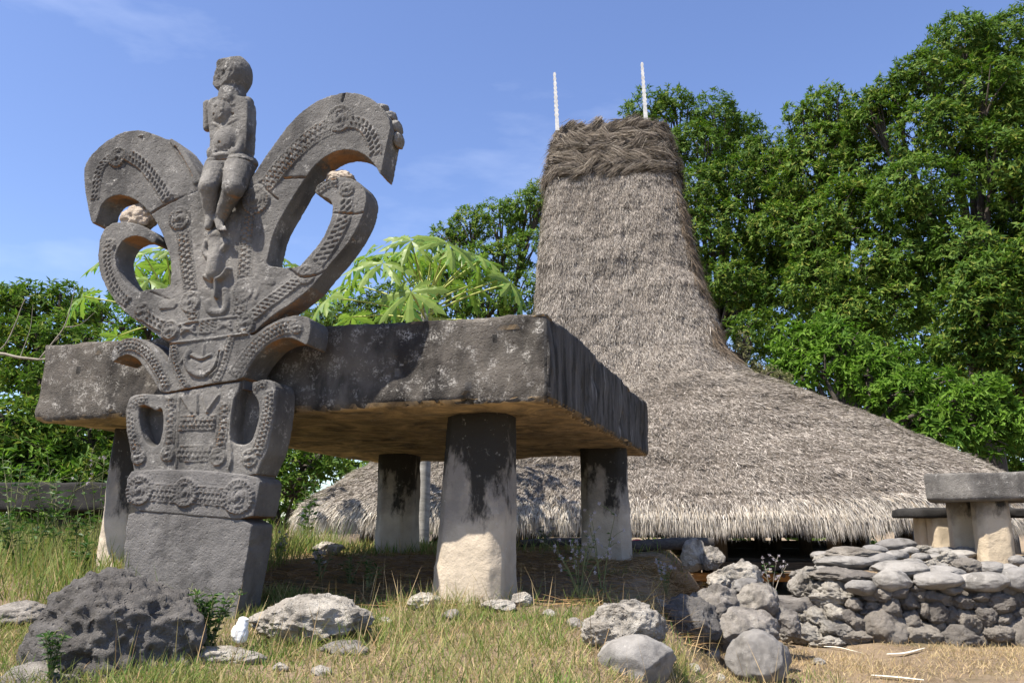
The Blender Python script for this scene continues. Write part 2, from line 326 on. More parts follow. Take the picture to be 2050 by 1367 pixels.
M['thatch_corner'] = leafmat('thatch_torn_strands', [(0.10, 0.075, 0.052), (0.19, 0.148, 0.108), (0.27, 0.20, 0.135)], 0.1, 0.1, 0.85)
def thatch_base():
    k = NB('thatch_base', 0.95, 0.1); v = k.vec((14, 14, 2.2), src='World')
    c = k.mix(k.ramp(k.noise(3, 6, 0.7, v), [(0.32, 0), (0.68, 1)]), (0.085, 0.069, 0.056), (0.22, 0.186, 0.152))
    k.bump(k.noise(5, 8, 0.75, v), 1.0, 0.05); return k.color(c)
M['thatch_base'] = thatch_base()
def ground_mat():
    k = NB('dry_soil', 0.97, 0.1); v = k.vec(src='World')
    c = k.mix(k.ramp(k.noise(1.3, 8, 0.62, v), [(0.35, 0), (0.66, 1)]), (0.15, 0.108, 0.070), (0.33, 0.245, 0.16))
    c = k.mix(k.ramp(k.noise(18, 8, 0.7, v), [(0.42, 0), (0.72, 1)]), c, (0.34, 0.26, 0.175))
    c = k.mix(k.ramp(k.noise(0.55, 5, 0.6, k.vec((1, 1, 1), (9, 3, 0), 'World')), [(0.52, 0), (0.68, 0.75)]), c, (0.085, 0.095, 0.035))
    k.bump(k.math('ADD', k.noise(22, 9, 0.7, v), k.noise(110, 3, 0.6, v)), 0.9, 0.03); return k.color(c)
M['ground'] = ground_mat()

# ------------------------------------------------------------------ ground
WALL_Y = 8.35; WALL_X = 3.1
def gz(x, y):
    x = np.asarray(x, float); y = np.asarray(y, float)
    left = np.interp(y, [-30, 0, 3, 4.4, 5.5, 6.2, 7.2, 9.5, 11.2, 14, 200], [0.3, 0.38, 0.47, 0.60, 0.725, 0.815, 0.93, 1.06, 1.10, 1.12, 1.12])
    drop = np.interp(y, [-30, 11.2, 12.6, 200], [0, 0, 1, 1])
    house = sstep(-6.6, -5.2, x)
    m = left * (1 - drop * house) + 0.05 * drop * house
    xb = 1.15 + np.clip(y - 6.0, -3, 5) * 0.25
    low = np.interp(y, [-30, 3, 6, 8.3, 9.5, 11, 200], [0.2, 0.26, 0.30, 0.28, 0.12, 0.05, 0.05])
    r = sstep(-0.45, 0.5, x - xb)
    z = m * (1 - r) + low * r
    plat = sstep(0.0, 0.22, x - np.maximum(WALL_X, 0.375 * y)) * sstep(0.0, 0.2, y - WALL_Y) * (1 - sstep(0, 0.5, y - 11.3))
    z = z * (1 - plat) + (0.90 + 0.04 * (y - WALL_Y)) * plat
    z = z + 0.035 * fbm2(x, y, 1.1, 3, 3) + 0.014 * fbm2(x, y, 6, 3, 5)
    return z
def G(px, py):
    r = ray(px, py); r = r / r[1]
    d = np.arange(2.5, 16, 0.02); z = EYE + r[2] * d; g = gz(r[0] * d, d); k = np.argmax(z < g)
    if not (z < g).any(): k = len(d) - 1
    return np.array([r[0] * d[k], d[k], g[k]])
def gridcoords(a, b, fine, lo, hi):
    c = list(np.arange(a, b, fine)); s = fine; x = a
    L = []
    while x > lo: s = min(s * 1.5, 40); x -= s; L.append(x)
    R = []; s = fine; x = c[-1]
    while x < hi: s = min(s * 1.5, 40); x += s; R.append(x)
    return np.array(L[::-1] + c + R)
gx = gridcoords(-6.0, 7.0, 0.07, -400, 400); gy = gridcoords(2.6, 12.8, 0.07, -40, 700)
X, Y = np.meshgrid(gx, gy); Z = gz(X, Y)
nx, ny = len(gx), len(gy); idx = np.arange(nx * ny).reshape(ny, nx)
q = np.stack([idx[:-1, :-1], idx[:-1, 1:], idx[1:, 1:], idx[1:, :-1]], -1).reshape(-1, 4)
g = link('ground', np_mesh('ground', np.stack([X, Y, Z], -1).reshape(-1, 3), [q]), M['ground']); tag(g, kind='structure')

# ------------------------------------------------------------------ carved monument
A15 = math.radians(15.0); E1 = np.array([math.cos(A15), -math.sin(A15)]); NBK = np.array([math.sin(A15), math.cos(A15)])
MON_A = at(400, 1000, 5.9)[:2]
MON_Z = 0.70
def S(px, py, dep=0.0):
    """pixel -> (u, v) on the monument's upright front plane moved dep back"""
    r = ray(px, py); t = (MON_A @ NBK + dep) / (r[:2] @ NBK); p = r * t
    return np.array([(p[:2] - MON_A) @ E1, EYE + p[2] - MON_Z])
Z1 = lambda pts: [S(140 + x / 2.909, 90 + y / 2.909) for x, y in pts]
Z2 = lambda pts: [S(140 + x / 2.909, 540 + y / 2.909) for x, y in pts]
PX = lambda pts: [S(x, y) for x, y in pts]
def smooth_poly(pts, n=2):
    p = np.array(pts)
    for _ in range(n):
        a = p; b = np.roll(p, -1, 0); p = np.stack([0.8 * a + 0.2 * b, 0.2 * a + 0.8 * b], 1).reshape(-1, 2)
    return p

CREST = [(1075,745),(1130,660),(1200,565),(1270,470),(1340,395),(1420,335),(1500,300),(1600,275),(1690,283),(1765,318),(1825,370),(1862,430),(1868,490),(1850,560),(1832,640),(1818,720),(1806,760),
 (1778,705),(1735,655),(1680,622),(1610,608),(1540,622),(1475,658),(1420,710),(1370,775),(1310,870),(1250,970),(1200,1060),(1172,1140),(1155,1220),(1142,1285),(1240,1297),(1330,1290),(1360,1262),(1420,1195),(1470,1130),(1508,1055),(1528,985),(1530,935),(1515,900),(1470,882),(1422,862),
 (1450,805),(1530,772),(1620,770),(1685,795),(1722,845),(1728,900),(1712,970),(1685,1040),(1640,1125),(1570,1215),(1500,1295),(1440,1370),(1400,1419),(1300,1499),(1200,1562),(1115,1630),(1080,1668),(1045,1688),
 (820,1712),(600,1738),(545,1715),(450,1650),(370,1598),(285,1530),(220,1440),(185,1365),(165,1280),(160,1200),(172,1125),(205,1065),(260,1035),(330,1030),(410,1048),(470,1082),(505,1130),(490,1160),(430,1120),(370,1110),(310,1135),(275,1185),(262,1240),(272,1305),(300,1360),(340,1410),(380,1440),(450,1425),(578,1412),
 (590,1340),(582,1250),(562,1170),(535,1095),(505,1035),(470,980),(430,940),(385,905),(335,882),(280,872),(225,890),(182,930),(165,990),(150,1035),(125,1042),(103,940),(85,840),(78,745),(98,675),(150,608),(220,550),(300,510),(380,493),(440,500),(510,528),(560,548),(600,545),(650,590),(700,665),(750,760),(775,800),(860,790),(960,800),(1040,790)]
NECK = [(588,420),(820,394),(1045,366),(1062,394),(1150,330),(1250,280),(1330,265),(1395,278),(1410,330),(1402,390),(1385,445),(1345,420),(1290,397),(1230,402),(1160,437),(1100,495),(1050,565),(1012,640),(850,662),(690,694),(542,722),(512,680),(480,620),(440,570),(400,522),(345,492),(295,510),(252,545),(245,500),(270,440),(320,405),(380,395),(440,410),(500,450),(545,505),(576,552),(584,500)]
VASE = [(540,728),(690,700),(850,668),(1012,648),(1080,652),(1130,636),(1180,645),(1202,690),(1198,760),(1190,860),(1172,960),(1150,1060),(1112,1135),(1085,1205),(760,1185),(480,1178),(372,1195),(368,1150),(355,1080),(343,1010),(333,930),(328,850),(332,790),(348,742),(380,726),(440,722)]
VASE_H1 = [(402,800),(432,785),(470,800),(500,822),(535,800),(546,860),(540,950),(522,1015),(482,1032),(442,1008),(416,940),(402,870)]
VASE_H2 = [(1002,620),(1066,620),(1060,712),(1080,735),(1100,770),(1104,840),(1088,920),(1058,1000),(1015,1018),(946,1010),(940,930),(950,830),(965,740),(988,690)]
BAND = [(255,944),(305,939),(401,941),(484,948),(524,957),(516,1000),(507,1041),(376,1031),(256,1020)]
PLINTH = [(256,1018),(376,1029),(506,1039),(499,1095),(491,1140),(479,1205),(470,1250),(462,1330),(240,1330),(246,1153),(251,1070)]

# relief height map over the front plane (u, v)
RU0, RU1, RV0, RV1, RS = -1.55, 1.85, -0.1, 4.2, 0.004
ru = np.arange(RU0, RU1, RS); rv = np.arange(RV0, RV1, RS); RUU, RVV = np.meshgrid(ru, rv); RH = np.zeros_like(RUU)
def clipbox(pts, pad):
    p = np.array(pts); i0 = max(int((p[:, 1].min() - pad - RV0) / RS), 0); i1 = int((p[:, 1].max() + pad - RV0) / RS) + 1
    j0 = max(int((p[:, 0].min() - pad - RU0) / RS), 0); j1 = int((p[:, 0].max() + pad - RU0) / RS) + 1
    return slice(i0, i1), slice(j0, j1)
def path_st(pts, U, Vv):
    pts = np.array(pts); best = np.full(U.shape, 1e9); s = np.zeros(U.shape); t = np.zeros(U.shape); acc = 0
    for a, b in zip(pts[:-1], pts[1:]):
        d = b - a; L = np.linalg.norm(d) + 1e-9; d = d / L; rx = U - a[0]; ry = Vv - a[1]
        ss = np.clip(rx * d[0] + ry * d[1], 0, L); dx = rx - ss * d[0]; dy = ry - ss * d[1]; dist = np.hypot(dx, dy); m = dist < best
        best = np.where(m, dist, best); s = np.where(m, acc + ss, s); t = np.where(m, (d[0] * ry - d[1] * rx), t); acc += L
    return s, np.where(best < 1e8, np.sign(t) * best, 9), acc
def spline(pts, n=6):
    p = np.array(pts, float); q = np.concatenate([[2 * p[0] - p[1]], p, [2 * p[-1] - p[-2]]]); out = []
    for i in range(1, len(q) - 2):
        for k in range(n):
            t = k / n; a, b, c, d = q[i - 1], q[i], q[i + 1], q[i + 2]
            out.append(0.5 * (2 * b + (c - a) * t + (2 * a - 5 * b + 4 * c - d) * t * t + (3 * b - a - 3 * c + d) * t ** 3))
    out.append(p[-1]); return np.array(out)
def r_band(pts, w, rows=2, h=0.013, period=0.034, depth=0.013, style='tri'):
    global RH
    pts = spline(pts) if len(pts) > 2 else np.array(pts); si = clipbox(pts, w); U = RUU[si]; Vv = RVV[si]
    s, t, L = path_st(pts, U, Vv); ins = (np.abs(t) < w / 2) & (s > 0.001) & (s < L - 0.001)
    x = (t + w / 2) / w; edge = np.minimum(x, 1 - x) * w
    hh = np.full(U.shape, h); rowf = (x * rows) % 1.0; ph = (s / period + 0.5 * np.floor(x * rows)) % 1.0; tri = np.abs(ph * 2 - 1)
    inner = (edge > 0.010) & (rowf > 0.10) & (rowf < 0.90)
    if style == 'tri': cut = (inner & (np.abs(rowf * 0.8 + 0.1 - tri) < 0.26)) | (np.abs(np.abs(edge) - 0.009) < 0.003)
    else: cut = inner & (((s / period + rowf * 0.8) % 1.0) < 0.42)
    hh = hh - depth * cut
    RH[si] = np.where(ins, np.maximum(RH[si] * 0, hh), RH[si])
def r_disc(c, r, h=0.016, teeth=22):
    global RH
    si = clipbox([c], r * 1.1); U = RUU[si] - c[0]; Vv = RVV[si] - c[1]; d = np.hypot(U, Vv); a = np.arctan2(Vv, U)
    rr = r * (1 + 0.02 * np.cos(a * teeth)); q = d / rr
    hh = h * np.ones_like(d)
    hh -= 0.009 * ((q > 0.78) & (q < 0.93) & (np.sin(a * teeth) > 0.0))
    hh -= 0.010 * ((q > 0.68) & (q < 0.75)); hh -= 0.010 * ((q > 0.43) & (q < 0.49))
    sp = np.sin(a * 4 + np.log(q + 0.05) * 5.0); hh -= 0.008 * ((q < 0.66) & (q > 0.5) & (sp > 0.25))
    sp2 = np.sin(a * 2 + q * 14); hh -= 0.008 * ((q < 0.42) & (q > 0.17) & (sp2 > 0.45))
    hh += 0.006 * (q < 0.15)
    RH[si] = np.where(q < 1, hh, RH[si])
def r_stroke(pts, w, h=0.012, rnd=True):
    global RH
    pts = spline(pts) if len(pts) > 2 else np.array(pts); si = clipbox(pts, w); s, t, L = path_st(pts, RUU[si], RVV[si])
    k = np.clip(1 - (np.abs(t) / (w / 2)) ** 2, 0, 1); v = h * (np.sqrt(k) if rnd else (k > 0))
    RH[si] = np.where(k > 0, np.maximum(RH[si], v), RH[si]) if h > 0 else np.minimum(RH[si], np.where(k > 0, RH[si] * 0 + v, RH[si]))
z1 = lambda *p: Z1(p); z2 = lambda *p: Z2(p)
PXM = 6.0 / 1650.0   # metres per photo pixel at the monument
# upper horns
r_band(z1((1140,820),(1250,690),(1350,585),(1440,515),(1520,475)), 110/2.909*PXM, 3, period=0.045)
r_band(z1((1600,450),(1690,460),(1745,510),(1775,580),(1780,640)), 80/2.909*PXM, 2, style='hatch', period=0.04)
r_disc(S(140+1572/2.909, 90+430/2.909), 86/2.909*PXM, teeth=30)
r_band(z1((575,900),(510,800),(430,700),(340,640)), 80/2.909*PXM, 2, style='hatch', period=0.04)
r_band(z1((250,650),(190,700),(160,780),(145,900)), 60/2.909*PXM, 2, style='hatch', period=0.04)
r_disc(S(140+280/2.909, 90+655/2.909), 68/2.909*PXM)
r_stroke(z1((600,560),(650,640),(700,720),(735,800)), 0.05, 0.022); r_stroke(z1((620,600),(680,700),(715,770)), 0.012, -0.006)
# stem belts
r_band(z1((660,1080),(672,1200),(690,1330),(700,1430)), 92/2.909*PXM, 3, period=0.045)
r_band(z2((715,235),(715,300)), 76/2.909*PXM, 2, period=0.04)
r_disc(S(140+640/2.909, 90+1010/2.909), 74/2.909*PXM)
r_disc(S(140+700/2.909, 540+185/2.909), 66/2.909*PXM)
r_band(z1((1050,985),(1032,1120),(1022,1250),(1015,1350)), 90/2.909*PXM, 3, period=0.042)
r_disc(S(140+1085/2.909, 90+900/2.909), 92/2.909*PXM, teeth=26)
r_band(z2((1000,170),(985,260)), 80/2.909*PXM, 2, period=0.04)
r_disc(S(140+1010/2.909, 540+115/2.909), 68/2.909*PXM)
# lower volutes
r_band(z1((1610,890),(1605,980),(1565,1080),(1500,1190),(1440,1270)), 85/2.909*PXM, 2, style='hatch', period=0.05)
r_band(z1((1440,855),(1500,812),(1560,800)), 50/2.909*PXM, 2, period=0.03)
r_disc(S(140+1612/2.909, 90+842/2.909), 45/2.909*PXM)
r_disc(S(140+1375/2.909, 540+30/2.909), 58/2.909*PXM)
r_band(z2((1060,270),(1160,190),(1260,115),(1330,60)), 74/2.909*PXM, 2, style='hatch', period=0.04)
r_disc(S(140+1022/2.909, 540+312/2.909), 62/2.909*PXM, teeth=18)
r_band(z1((225,1190),(222,1270),(245,1370),(290,1450),(340,1500)), 70/2.909*PXM, 2, style='hatch', period=0.036)
r_disc(S(140+232/2.909, 90+1165/2.909), 42/2.909*PXM)
r_band(z2((400,235),(470,290),(540,330)), 70/2.909*PXM, 2, style='hatch', period=0.045)
r_disc(S(140+425/2.909, 540+245/2.909), 56/2.909*PXM)
r_disc(S(140+586/2.909, 540+352/2.909), 58/2.909*PXM)
# crest foot: border lines, woven panel, little figures
r_stroke(z2((640,322),(760,295),(980,270)), 0.018, 0.013); r_stroke(z2((590,430),(800,405),(1060,372)), 0.022, 0.014)
r_band(z2((750,335),(848,325)), 82/2.909*PXM, 4, style='hatch', period=0.045)
for cx_, cy_ in ((690,345),(900,320)):
    r_stroke(z2((cx_-35,cy_-20),(cx_,cy_),(cx_+35,cy_-20)), 0.02, 0.013); r_stroke(z2((cx_-40,cy_+25),(cx_,cy_+5),(cx_+40,cy_+25)), 0.02, 0.013); r_stroke(z2((cx_-30,cy_),(cx_+30,cy_)), 0.03, 0.015)
# creature and crescent in the middle
r_stroke(z1((850,1120),(855,1180),(850,1260),(845,1330)), 0.13, 0.045); r_stroke(z1((860,1330),(862,1400),(858,1470)), 0.035, 0.03)
r_stroke(z1((800,1150),(790,1200),(815,1240)), 0.05, 0.03); r_stroke(z1((885,1140),(915,1160),(880,1210)), 0.05, 0.03)
r_stroke(z1((870,1370),(900,1350),(930,1310)), 0.04, 0.035); r_stroke(z1((830,1370),(790,1350)), 0.04, 0.025)
r_stroke(z2((800,190),(815,235),(855,250),(900,235),(915,180),(905,120)), 0.055, 0.018); r_stroke(z2((1085,40),(1110,75),(1095,130),(1080,160)), 0.03, 0.012)
r_stroke(z2((1120,60),(1180,70)), 0.05, 0.010, False); r_stroke(z2((540,205),(600,200)), 0.07, 0.010, False); r_stroke(z2((470,130),(580,175)), 0.012, -0.008)
# neck: boat shape, dotted borders
r_band(z2((612,440),(625,540),(660,640),(690,690)), 46/2.909*PXM, 2, period=0.03); r_band(z2((945,390),(915,500),(880,600),(850,655)), 50/2.909*PXM, 2, period=0.03)
r_stroke(z2((700,480),(690,540),(715,590),(770,615),(830,600),(865,550),(885,480)), 0.05, 0.02)
r_stroke(z2((720,560),(770,585),(830,560)), 0.11, 0.014); r_stroke(z2((790,440),(785,500)), 0.02, 0.018); r_stroke(z2((720,500),(770,520),(825,500)), 0.025, 0.02)
r_stroke(z2((645,560),(700,460)), 0.018, 0.008); r_stroke(z2((880,480),(860,570),(800,625)), 0.014, -0.014)
r_band(z2((960,620),(1010,545),(1080,455),(1160,385),(1250,340),(1330,335)), 78/2.909*PXM, 3, period=0.036)
r_disc(S(140+1330/2.909, 540+340/2.909), 36/2.909*PXM)
r_band(z2((570,690),(545,620),(500,540),(450,475),(390,440),(330,440),(285,470)), 70/2.909*PXM, 3, period=0.032)
# vase: belts, panels, crown, rosettes
r_band(z2((592,735),(590,850),(585,960),(575,1030)), 62/2.909*PXM, 2, period=0.04); r_band(z2((905,770),(900,860),(885,960),(870,1040)), 66/2.909*PXM, 2, period=0.04)
r_disc(S(140+575/2.909, 540+1070/2.909), 46/2.909*PXM); r_disc(S(140+865/2.909, 540+1088/2.909), 50/2.909*PXM)
r_band(z2((640,892),(850,888)), 86/2.909*PXM, 3, period=0.036); r_band(z2((632,1068),(825,1070)), 90/2.909*PXM, 3, period=0.036)
for a, b in (((655,740),(710,830)),((745,725),(745,830)),((775,725),(810,830)),((870,730),(800,830))): r_stroke(z2(a, b), 0.018, 0.014)
r_band(z2((1165,700),(1160,800),(1140,900),(1115,1000),(1085,1070)), 70/2.909*PXM, 3, period=0.032)
r_band(z2((1075,700),(1110,665),(1150,665)), 40/2.909*PXM, 2, period=0.03)
r_band(z2((455,760),(395,765),(360,810),(358,900),(375,990),(395,1050)), 60/2.909*PXM, 3, period=0.034)
r_disc(S(140+405/2.909, 540+1090/2.909), 46/2.909*PXM); r_disc(S(140+1050/2.909, 540+1095/2.909), 50/2.909*PXM, 0.010)
r_stroke(z2((640,735),(632,900),(622,1150)), 0.010, 0.012); r_stroke(z2((960,740),(935,900),(945,1080),(930,1160)), 0.014, 0.014)
# plinth band: three medallions joined by belts
r_band(PX([(300,984),(372,990)]), 34*PXM, 3, period=0.035); r_band(PX([(375,988),(475,997)]), 34*PXM, 3, period=0.035)
r_disc(S(283,981), 29*PXM, 0.020); r_disc(S(374,985), 28*PXM, 0.020); r_disc(S(480,994), 33*PXM, 0.020)
# cracks
for c in (z1((470,985),(540,940),(640,890),(740,850)), z1((1100,800),(1170,870),(1210,900)), z1((1245,775),(1370,772)), z1((1380,975),(1530,978),(1640,985),(1720,975)), z1((1280,1305),(1340,1350),(1420,1345),(1520,1300)), z1((1600,278),(1585,330))):
    r_stroke(c, 0.016, -0.016)
# worn away: erode the carving unevenly
RH = RH * np.clip(0.85 + 0.95 * fbm2(RUU, RVV, 3.4, 4, 21), 0.22, 1.25) * 1.25
k3 = np.array([0.10, 0.80, 0.10]); RH = np.apply_along_axis(lambda r: np.convolve(r, k3, 'same'), 0, RH); RH = np.apply_along_axis(lambda r: np.convolve(r, k3, 'same'), 1, RH)
def relief(u, v):
    fx = np.clip((u - RU0) / RS, 0, RH.shape[1] - 2); fy = np.clip((v - RV0) / RS, 0, RH.shape[0] - 2); i = fx.astype(int); j = fy.astype(int); a = fx - i; b = fy - j
    return RH[j, i] * (1 - a) * (1 - b) + RH[j, i + 1] * a * (1 - b) + RH[j + 1, i] * (1 - a) * b + RH[j + 1, i + 1] * a * b

mon = empty('carved_monument', (MON_A[0], MON_A[1], MON_Z), -A15)
tag(mon, 'tall dark carved stone monument with curling horns and a seated figure on top', 'monument')
def weather(me, coarse=0.006, fine=0.003, rel=1.0, y_front=0.0, seed=1, chip=0.0):
    v = co_of(me); n = no_of(me)
    d = coarse * fbm(v, 6, 3, seed) + fine * fbm(v, 34, 3, seed + 9)
    if chip: d = d - chip * np.clip(fbm(v, 9, 4, seed + 30) - 0.18, 0, 1) * 2.2
    w = sstep(0.45, 0.8, -n[:, 1]) * (np.abs(v[:, 1] - y_front) < 0.03) * rel
    out = v + n * d[:, None]; out[:, 1] -= relief(v[:, 0], v[:, 2]) * w
    set_co(me, out); return me
T1 = 0.215
def carved(name, polys, voxel, mat, label=None, seed=1, coarse=0.005, chip=0.0, rel=1.0, yf=0.0):
    bm = bmesh.new()
    for pts, y0, y1 in polys: prism(bm, pts, y0, y1)
    me = weather(remeshed(bm, name, voxel), coarse, 0.0022, rel, yf, seed, chip)
    o = link(name, me, mat, mon)
    if label: o['label'] = label
    return o
carved('horned_crest', [(smooth_poly(Z1(CREST), 1), 0.0, T1)], 0.0071, M['monument'], 'crest of four curling horns with carved bands and rosettes', 2, chip=0.006)
carved('scroll_neck', [(smooth_poly(Z2(NECK), 1), -0.015, 0.26)], 0.0071, M['monument'], 'narrow neck with two drooping scrolls', 5, yf=-0.015)
vp = Z2(VASE); bmv = bmesh.new(); prism(bmv, smooth_poly(vp, 1), 0.10, 0.27); prism(bmv, smooth_poly(vp, 1), -0.005, 0.11)
cutb = bmesh.new(); prism(cutb, smooth_poly(Z2(VASE_H1), 1), -0.1, 0.13); prism(cutb, smooth_poly(Z2(VASE_H2), 1), -0.1, 0.15)
def boolean_cut(bm_a, bm_b, voxel, name):
    a = remeshed(bm_a, name + 'a', voxel * 1.0, 1); oa = bpy.data.objects.new('ta', a); COL.objects.link(oa)
    b = bm_mesh('tb', bm_b); ob = bpy.data.objects.new('tb', b); COL.objects.link(ob)
    m = oa.modifiers.new('b', 'BOOLEAN'); m.operation = 'DIFFERENCE'; m.object = ob; m.solver = 'EXACT'
    r = oa.modifiers.new('r', 'REMESH'); r.mode = 'VOXEL'; r.voxel_size = voxel; r.use_smooth_shade = True
    s = oa.modifiers.new('s', 'SMOOTH'); s.factor = 0.5; s.iterations = 2
    dg = bpy.context.evaluated_depsgraph_get(); dg.update()
    out = bpy.data.meshes.new_from_object(oa.evaluated_get(dg)); out.name = name
    bpy.data.objects.remove(oa); bpy.data.objects.remove(ob); return out
vm = weather(boolean_cut(bmv, cutb, 0.0078, 'vase_body'), 0.005, 0.0022, 1.0, -0.005, 8)
tag(link('vase_body', vm, M['monument'], mon), 'vase-shaped block with two carved handles')
carved('medallion_band', [(smooth_poly(PX(BAND), 1), -0.012, 0.29)], 0.0072, M['plinth'], 'band with three round medallions', 11, yf=-0.012)
carved('plain_plinth', [(smooth_poly(PX(PLINTH), 1), -0.004, 0.28)], 0.011, M['plinth'], 'plain rough lower block', 12, coarse=0.012, chip=0.010, rel=0.0)
# mortar line joining neck and vase so the blocks rest on each other
bm = bmesh.new(); prism(bm, Z2([(556,690),(1000,615),(1000,690),(556,760)]), 0.03, 0.22); prism(bm, Z2([(400,1150),(1080,1165),(1080,1230),(380,1215)]), 0.02, 0.26)
prism(bm, Z2([(600,390),(1040,350),(1030,440),(600,470)]), 0.02, 0.19)
link('mortar_joint', bm_mesh('mortar_joint', bm), M['plinth'], mon)
# wedge stones under the upper horns
def wedge(c, r, seed):
    bm = bmesh.new(); bmesh.ops.create_icosphere(bm, subdivisions=5, radius=1); me = bm_mesh('wedge_stone', bm, True); v = co_of(me)
    d = 1 + 0.28 * fbm(v, 1.3, 3, seed) + 0.12 * fbm(v, 6, 3, seed + 3); v = v * d[:, None] * np.array(r); set_co(me, v)
    u = S(*c); link('wedge_stone', me, M['wedge'], mon, (u[0], 0.10, u[1]))
wedge((262, 428), (0.155, 0.095, 0.112), 3); wedge((670, 349), (0.115, 0.085, 0.065), 6)

# seated figure (one continuous body)
def fig():
    K = 1.12
    def capsule(b, p, q, r0, r1): globals()['capsule'](b, p, q, r0 * K, r1 * K)
    def ellipsoid(b, c, r): globals()['ellipsoid'](b, c, tuple(x * K for x in r))
    bm = bmesh.new(); z = lambda zx, zy, y=0.06: (S(380 + zx / 3.505, 90 + zy / 3.505, y)[0], y, S(380 + zx / 3.505, 90 + zy / 3.505, y)[1])
    c = z(302, 222, 0.10); ellipsoid(bm, c, (0.142, 0.135, 0.158)); ellipsoid(bm, (c[0] - 0.03, c[1] - 0.035, c[2]), (0.118, 0.105, 0.138))   # head
    ellipsoid(bm, (c[0] - 0.012, c[1] - 0.03, c[2] - 0.015), (0.112, 0.095, 0.112))
    ellipsoid(bm, (c[0] - 0.005, c[1], c[2] + 0.125), (0.038, 0.038, 0.020))             # knob
    n = z(300, 350, 0.10); capsule(bm, n, z(295, 400, 0.09), 0.098, 0.100)
    prism(bm, smooth_poly([z(*p)[::2] for p in ((140,400),(215,378),(370,372),(428,392),(424,600),(410,800),(150,812),(165,700),(148,560))], 2), 0.015, 0.15)   # torso
    ellipsoid(bm, z(250, 480, 0.07), (0.105, 0.085, 0.12)); ellipsoid(bm, z(265, 690, 0.06), (0.105, 0.085, 0.13))
    capsule(bm, z(405, 410, 0.09), z(413, 610, 0.075), 0.046, 0.038); capsule(bm, z(413, 610, 0.075), z(335, 750, 0.0), 0.038, 0.030)   # arm on the right
    ellipsoid(bm, z(318, 752, -0.012), (0.034, 0.026, 0.034))
    for i, zy in enumerate((735, 748, 761, 774)): capsule(bm, z(318, zy, -0.022), z(268 + 4 * i, zy + 2, -0.022), 0.0075, 0.006)
    capsule(bm, z(318, 735, -0.02), z(292, 718, -0.02), 0.008, 0.006)
    capsule(bm, z(128, 425, 0.09), z(124, 585, 0.09), 0.036, 0.030)                                      # broken arm on the left
    ellipsoid(bm, z(150, 760, 0.0), (0.032, 0.03, 0.05))
    for i, zy in enumerate((735, 750, 765, 780)): capsule(bm, z(140, zy, -0.018), z(176 - 3 * i, zy + 6, -0.020), 0.0075, 0.006)
    ellipsoid(bm, z(230, 790, 0.02), (0.10, 0.055, 0.032))                                                # belt
    ellipsoid(bm, z(295, 850, 0.10), (0.20, 0.11, 0.085))                                                 # seat
    capsule(bm, z(185, 860, 0.05), z(130, 1000, -0.11), 0.082, 0.066); capsule(bm, z(130, 1000, -0.11), z(150, 1200, -0.02), 0.062, 0.046)
    capsule(bm, z(350, 865, 0.05), z(305, 1010, -0.12), 0.104, 0.076); capsule(bm, z(305, 1010, -0.12), z(215, 1215, -0.04), 0.070, 0.040)
    capsule(bm, z(205, 1225, -0.04), z(215, 1275, -0.065), 0.034, 0.026); capsule(bm, z(150, 1200, -0.03), z(130, 1275, -0.05), 0.040, 0.028)
    for i in range(4): capsule(bm, z(195 + 16 * i, 1272, -0.08), z(203 + 17 * i, 1300, -0.085), 0.009, 0.007)
    me = remeshed(bm, 'seated_figure', 0.0072, 2)
    v = co_of(me); n = no_of(me); c = np.array(z(302, 222, 0.10))
    head = np.linalg.norm(v - c, axis=1) < 0.24
    for nr, dd_ in (((-0.35, -0.937, 0.0), 0.106), ((-0.98, -0.15, 0.1), 0.132), ((0.0, -0.5, 0.866), 0.146)):
        nr = np.array(nr); ex = (v - c) @ nr - dd_; v = v - (np.where((ex > 0) & head & (v[:, 2] > c[2] - 0.13), ex * 0.88, 0))[:, None] * nr
    d = 0.004 * fbm(v, 14, 3, 40) + 0.002 * fbm(v, 45, 2, 41)
    face = np.clip(1 - np.linalg.norm(v - (c + [-0.03, -0.11, 0.01]), axis=1) / 0.125, 0, 1) ** 0.6
    d += face * (0.055 * fbm(v, 17, 4, 44) - 0.024)                                                       # smashed face
    # chest relief: discs, nipples and tattoo strokes
    s = np.zeros(len(v)); front = sstep(0.3, 0.7, -n[:, 1])
    for zx, zy, r, h in ((183, 425, 0.020, 0.007), (295, 405, 0.020, 0.007), (172, 492, 0.011, -0.012), (290, 480, 0.011, -0.012), (235, 462, 0.014, 0.006), (220, 695, 0.010, -0.012)):
        u = S(380 + zx / 3.505, 90 + zy / 3.505); s += h * (np.hypot(v[:, 0] - u[0], v[:, 2] - u[1]) < r)
    for a in (((150,545),(185,555),(215,585),(215,510)), ((235,580),(260,545),(315,515)), ((215,510),(235,490)), ((245,385),(240,430))):
        pts = np.array([S(380 + x / 3.505, 90 + y / 3.505) for x, y in a]); _, t, _ = path_st(pts, v[:, 0], v[:, 2]); s += 0.006 * (np.abs(t) < 0.010)
    # waist crack
    _, t, _ = path_st(np.array([S(380 + x / 3.505, 90 + y / 3.505) for x, y in ((130, 825), (250, 812), (420, 808))]), v[:, 0], v[:, 2]); d -= 0.012 * (np.abs(t) < 0.006)
    v = v + n * d[:, None]; v[:, 1] -= s * front * (v[:, 1] < 0.1); set_co(me, v)
    o = link('seated_figure', me, M['monument'], mon); o['label'] = 'seated stone figure with a battered face, hands on its belly'
fig()
